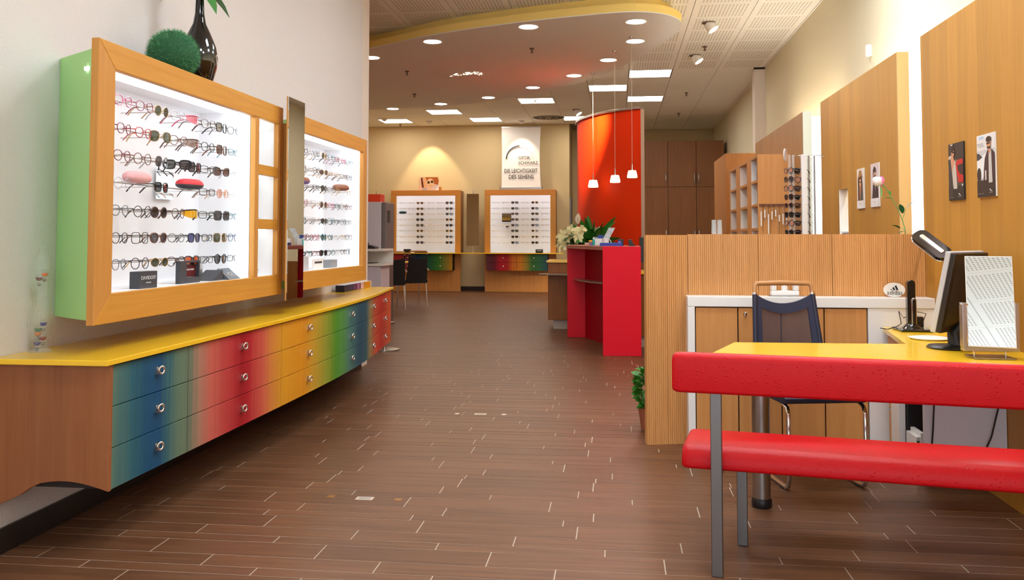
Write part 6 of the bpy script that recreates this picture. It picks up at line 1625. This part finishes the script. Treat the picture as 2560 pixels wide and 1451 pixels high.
# table mirror on its stand
ms = Vector((1.612, 4.06, ZT_))
t = thing('table_mirror', 'tilting table mirror in a steel U stand at the right end of the desk', 'mirror', ms)
part('base_plate', MB().obox(ms + Vector((0, .03, .004)), (.165, 0, 0), (0, .13, 0), (0, 0, .007)), steel, t, .001)
for sg in (-1, 1): part('stud', MB().lathe([(.004, .008), (.004, .03)], 10, ms + Vector((sg * .065, .03, 0))), chrome, t, smooth=40)
part('cross_bar', MB().box(ms.x - .115, ms.x + .117, 4.07, 4.11, ZT_ + .030, ZT_ + .048), alu, t, .002)
for sg in (-1, 1):
    part('upright', MB().box(ms.x + sg * .108 - .009, ms.x + sg * .108 + .009, 4.07, 4.11, ZT_ + .0485, ZT_ + .24), alu, t, .002)
    part('pivot', MB().tube([(ms.x + sg * .12, 4.09, ZT_ + .232), (ms.x + sg * .088, 4.09, ZT_ + .232)], .006, 10), chrome, t, smooth=50)
ma, mt = math.radians(17), math.radians(15)
mx = Vector((math.cos(ma), -math.sin(ma), 0)); mn = Vector((-math.sin(ma) * math.cos(mt), -math.cos(ma) * math.cos(mt), math.sin(mt))); mu = mn.cross(mx).normalized()
if mu.z < 0: mu = -mu
mcn = Vector((ms.x + .006, 4.09, ZT_ + .235)); sh = Vector((.06, 0, 0))
cmr = mcn + mu * .012
part('mirror_frame', MB().obox(cmr - mn * .004, mx * .186, mu * .405, mn * .008), white, t, .001)
part('mirror_glass', MB().obox(cmr + mn * .0012, mx * .180, mu * .398, mn * .002), mirrorm, t)

# ================================================================== RED BENCH
th = math.radians(-10.4)
B0 = Vector((.368, 3.445, 0)); bu, bv = Vector((math.cos(th), math.sin(th), 0)), Vector((-math.sin(th), math.cos(th), 0))
def bw(u, v, z): return B0 + bu * u + bv * v + Vector((0, 0, z))
t = thing('bench', 'red ostrich leather bench with a padded back rail on square steel legs', 'bench', B0)
def pad(u0, u1, prof, nm):
    # prof: closed list of (v, z); rounded ends
    k_ = len(prof); cv = sum(p[0] for p in prof) / k_; cz = sum(p[1] for p in prof) / k_
    secs = [(u0, .80), (u0 + .004, .90), (u0 + .014, .975), (u0 + .03, 1), (u0 + .4, 1), ((u0 + u1) / 2, 1), (u1 - .4, 1), (u1 - .03, 1), (u1 - .014, .975), (u1 - .004, .9), (u1, .8)]
    m_ = MB(); vs = []
    for u, s_ in secs: vs += [bw(u, cv + (v - cv) * (1 - (1 - s_) * .35), cz + (z - cz) * s_) for v, z in prof]
    n_ = len(secs)
    fs = [(i * k_ + (j + 1) % k_, i * k_ + j, (i + 1) * k_ + j, (i + 1) * k_ + (j + 1) % k_) for i in range(n_ - 1) for j in range(k_)]
    fs += [tuple(range(k_)), tuple((n_ - 1) * k_ + i for i in range(k_ - 1, -1, -1))]
    m_.add(vs, fs); return part(nm, m_, leatherm, t, smooth=50)
def rr(v0, v1, z0, z1, r0, r1, r2, r3, n=5):
    P = []
    for (cx_, cy_, r, a0) in ((v1 - r0, z1 - r0, r0, 0), (v0 + r1, z1 - r1, r1, 1), (v0 + r2, z0 + r2, r2, 2), (v1 - r3, z0 + r3, r3, 3)):
        P += [(cx_ + r * math.cos((a0 + q / n) * math.pi / 2), cy_ + r * math.sin((a0 + q / n) * math.pi / 2)) for q in range(n + 1)]
    return P
pad(-.135, 1.36, rr(.03, .385, .385, .468, .02, .06, .012, .012), 'seat_pad')
pad(-.155, 1.36, rr(-.085, -.021, .694, .842, .018, .022, .012, .012), 'back_rest')
def leg(u, v, z1, nm='leg', w2=.021): return part(nm, MB().prism([bw(u - w2, v - .016, 0)[:2], bw(u + w2, v - .016, 0)[:2], bw(u + w2, v + .016, 0)[:2], bw(u - w2, v + .016, 0)[:2]], .0013, z1), steeld, t, .0025)
for u in (0, 1.20):
    leg(u, .0, .80, 'back_leg'); leg(u + .075, .405 - .03, .384, 'front_leg')
    part('bearer', MB().extr([bw(u - .015, .017, .345), bw(u - .015, .017, .383), bw(u - .015, .358, .383), bw(u - .015, .358, .36)], bu * .03), steeld, t)
# ------------------------------------------------------------------ floor sockets
def inlay(px, py, w_, d_, ll, m_):
    c = zp(px, py, .0013); b = MB()
    tt = thing('floor_inlay', ll, 'floor plate', c)
    part('plate', MB().box(c.x - w_ / 2, c.x + w_ / 2, c.y - d_ / 2, c.y + d_ / 2, .0013, .0026), m_, tt)
    if w_ > .06: part('recess', MB().box(c.x - w_ * .36, c.x + w_ * .36, c.y - d_ * .3, c.y + d_ * .3, .0027, .0032), alu, tt)
brs = M('brass_plate', (170, 120, 60), .35, metal=.7)
pl_ = M('pale_metal_plate', (226, 212, 196), .35, metal=.3)
inlay(912, 1247, .085, .048, 'pale rectangular metal floor plate nearest the camera', pl_); inlay(828, 1242, .035, .04, 'small dull brass square left of the near floor plate', brs); inlay(996, 1250, .035, .04, 'small dull brass square right of the near floor plate', brs)
inlay(1201, 1036, .085, .05, 'pale rectangular metal floor plate farther along the aisle', pl_); inlay(1143, 1035, .03, .04, 'tiny bright square left of the farther floor plate', pl_); inlay(1260, 1037, .03, .04, 'tiny bright square right of the farther floor plate', pl_)
# rose in a floor vase behind the partition
vb = Vector((yp(2262, 580, 5.82).x, 5.82, .0013))
t = thing('floor_vase', 'slim tall floor vase hidden behind the ribbed partition holding the rose', 'vase', vb)
part('body', MB().lathe([(.0001, 0), (.06, 0), (.07, .1), (.06, .6), (.03, .95), (.035, 1.0), (.03, 1.0), (.025, .95)], 24, vb), white, t, smooth=60)
t = thing('rose', 'single artificial pink and white rose on a leafy stem above the partition', 'flower', vb + Vector((0, 0, .4)))
rs_ = M('rose_stem', (96, 150, 84), .5); P = [vb + Vector((0, 0, .5)), vb + Vector((0, 0, 1.0))] + [yp(a, b_, 5.82) for a, b_ in ((2263, 575), (2256, 550), (2243, 520), (2228, 493), (2214, 470), (2206, 460))]
part('stem', MB().tube(P, .0028, 8), rs_, t, smooth=60)
rl1, rl2 = M('rose_leaf_dark', (28, 92, 48), .4, vary=.2, bscale=40), M('rose_leaf_light', (104, 178, 96), .4)
def pl(a, b_): return yp(a, b_, 5.82)
for (p, q, wd, m_) in (((2256, 534), (2249, 511), .042, rl1), ((2264, 523), (2287, 499), .034, rl1), ((2229, 497), (2208, 494), .040, rl2), ((2226, 488), (2221, 477), .018, rl2), ((2250, 572), (2230, 562), .045, rl1), ((2262, 578), (2246, 582), .03, rl1), ((2255, 570), (2263, 577), .03, rl2), ((2202, 466), (2203, 489), .010, rl2), ((2214, 460), (2222, 461), .012, rl2)):
    a, b_ = pl(*p), pl(*q)
    part('leaf', MB().leaf(a, (b_ - a) + Vector((0, -.01, 0)), (b_ - a).length * 1.15, wd, .1, fold=.25), m_, t, smooth=80)
part('side_stem', MB().tube([pl(2256, 548), pl(2261, 535), pl(2265, 522)], .0018, 6), rs_, t)
rc = pl(2197, 455)
white_p, pink_p = M('rose_petal_white', (246, 232, 226), .5), M('rose_petal_pink', (240, 120, 190), .5)
rq = random.Random(2)
part('bud', MB().ell(rc + Vector((.006, 0, .004)), (.019, .018, .024), 14, 10), pink_p, t, smooth=80)
for q in range(9):
    a = 2 * math.pi * q / 9; n = Vector((math.cos(a), math.sin(a), 0)); hh = .6 + .4 * (q % 2)
    part('petal', MB().ell(rc + n * .020 + Vector((-.004, 0, .004 * (q % 3))), (.013 + .008 * abs(n.y), .013 + .008 * abs(n.x), .026), 12, 8), white_p if q not in (8, 0) else pink_p, t, smooth=80)
for q in range(4):
    a = 2 * math.pi * q / 4 + .6
    part('sepal', MB().leaf(rc + Vector((.012, 0, -.02)), (math.cos(a), math.sin(a), .3), .03, .01, .8), rl2, t)
# ------------------------------------------------------------------ accent spots of the real fittings
c = zp(1073, 307, ZC); spot('wall_scallop', (-4.45, 20.15, ZC - .08), (-4.4, 20.62, 2.5), 45, 70, .4, (1, .80, .52))
c = zp(1303, 306, ZC); spot('wall_scallop', (-2.2, 20.0, ZC - .08), (-2.2, 20.5, 2.6), 30, 70, .5, (1, .82, .6))
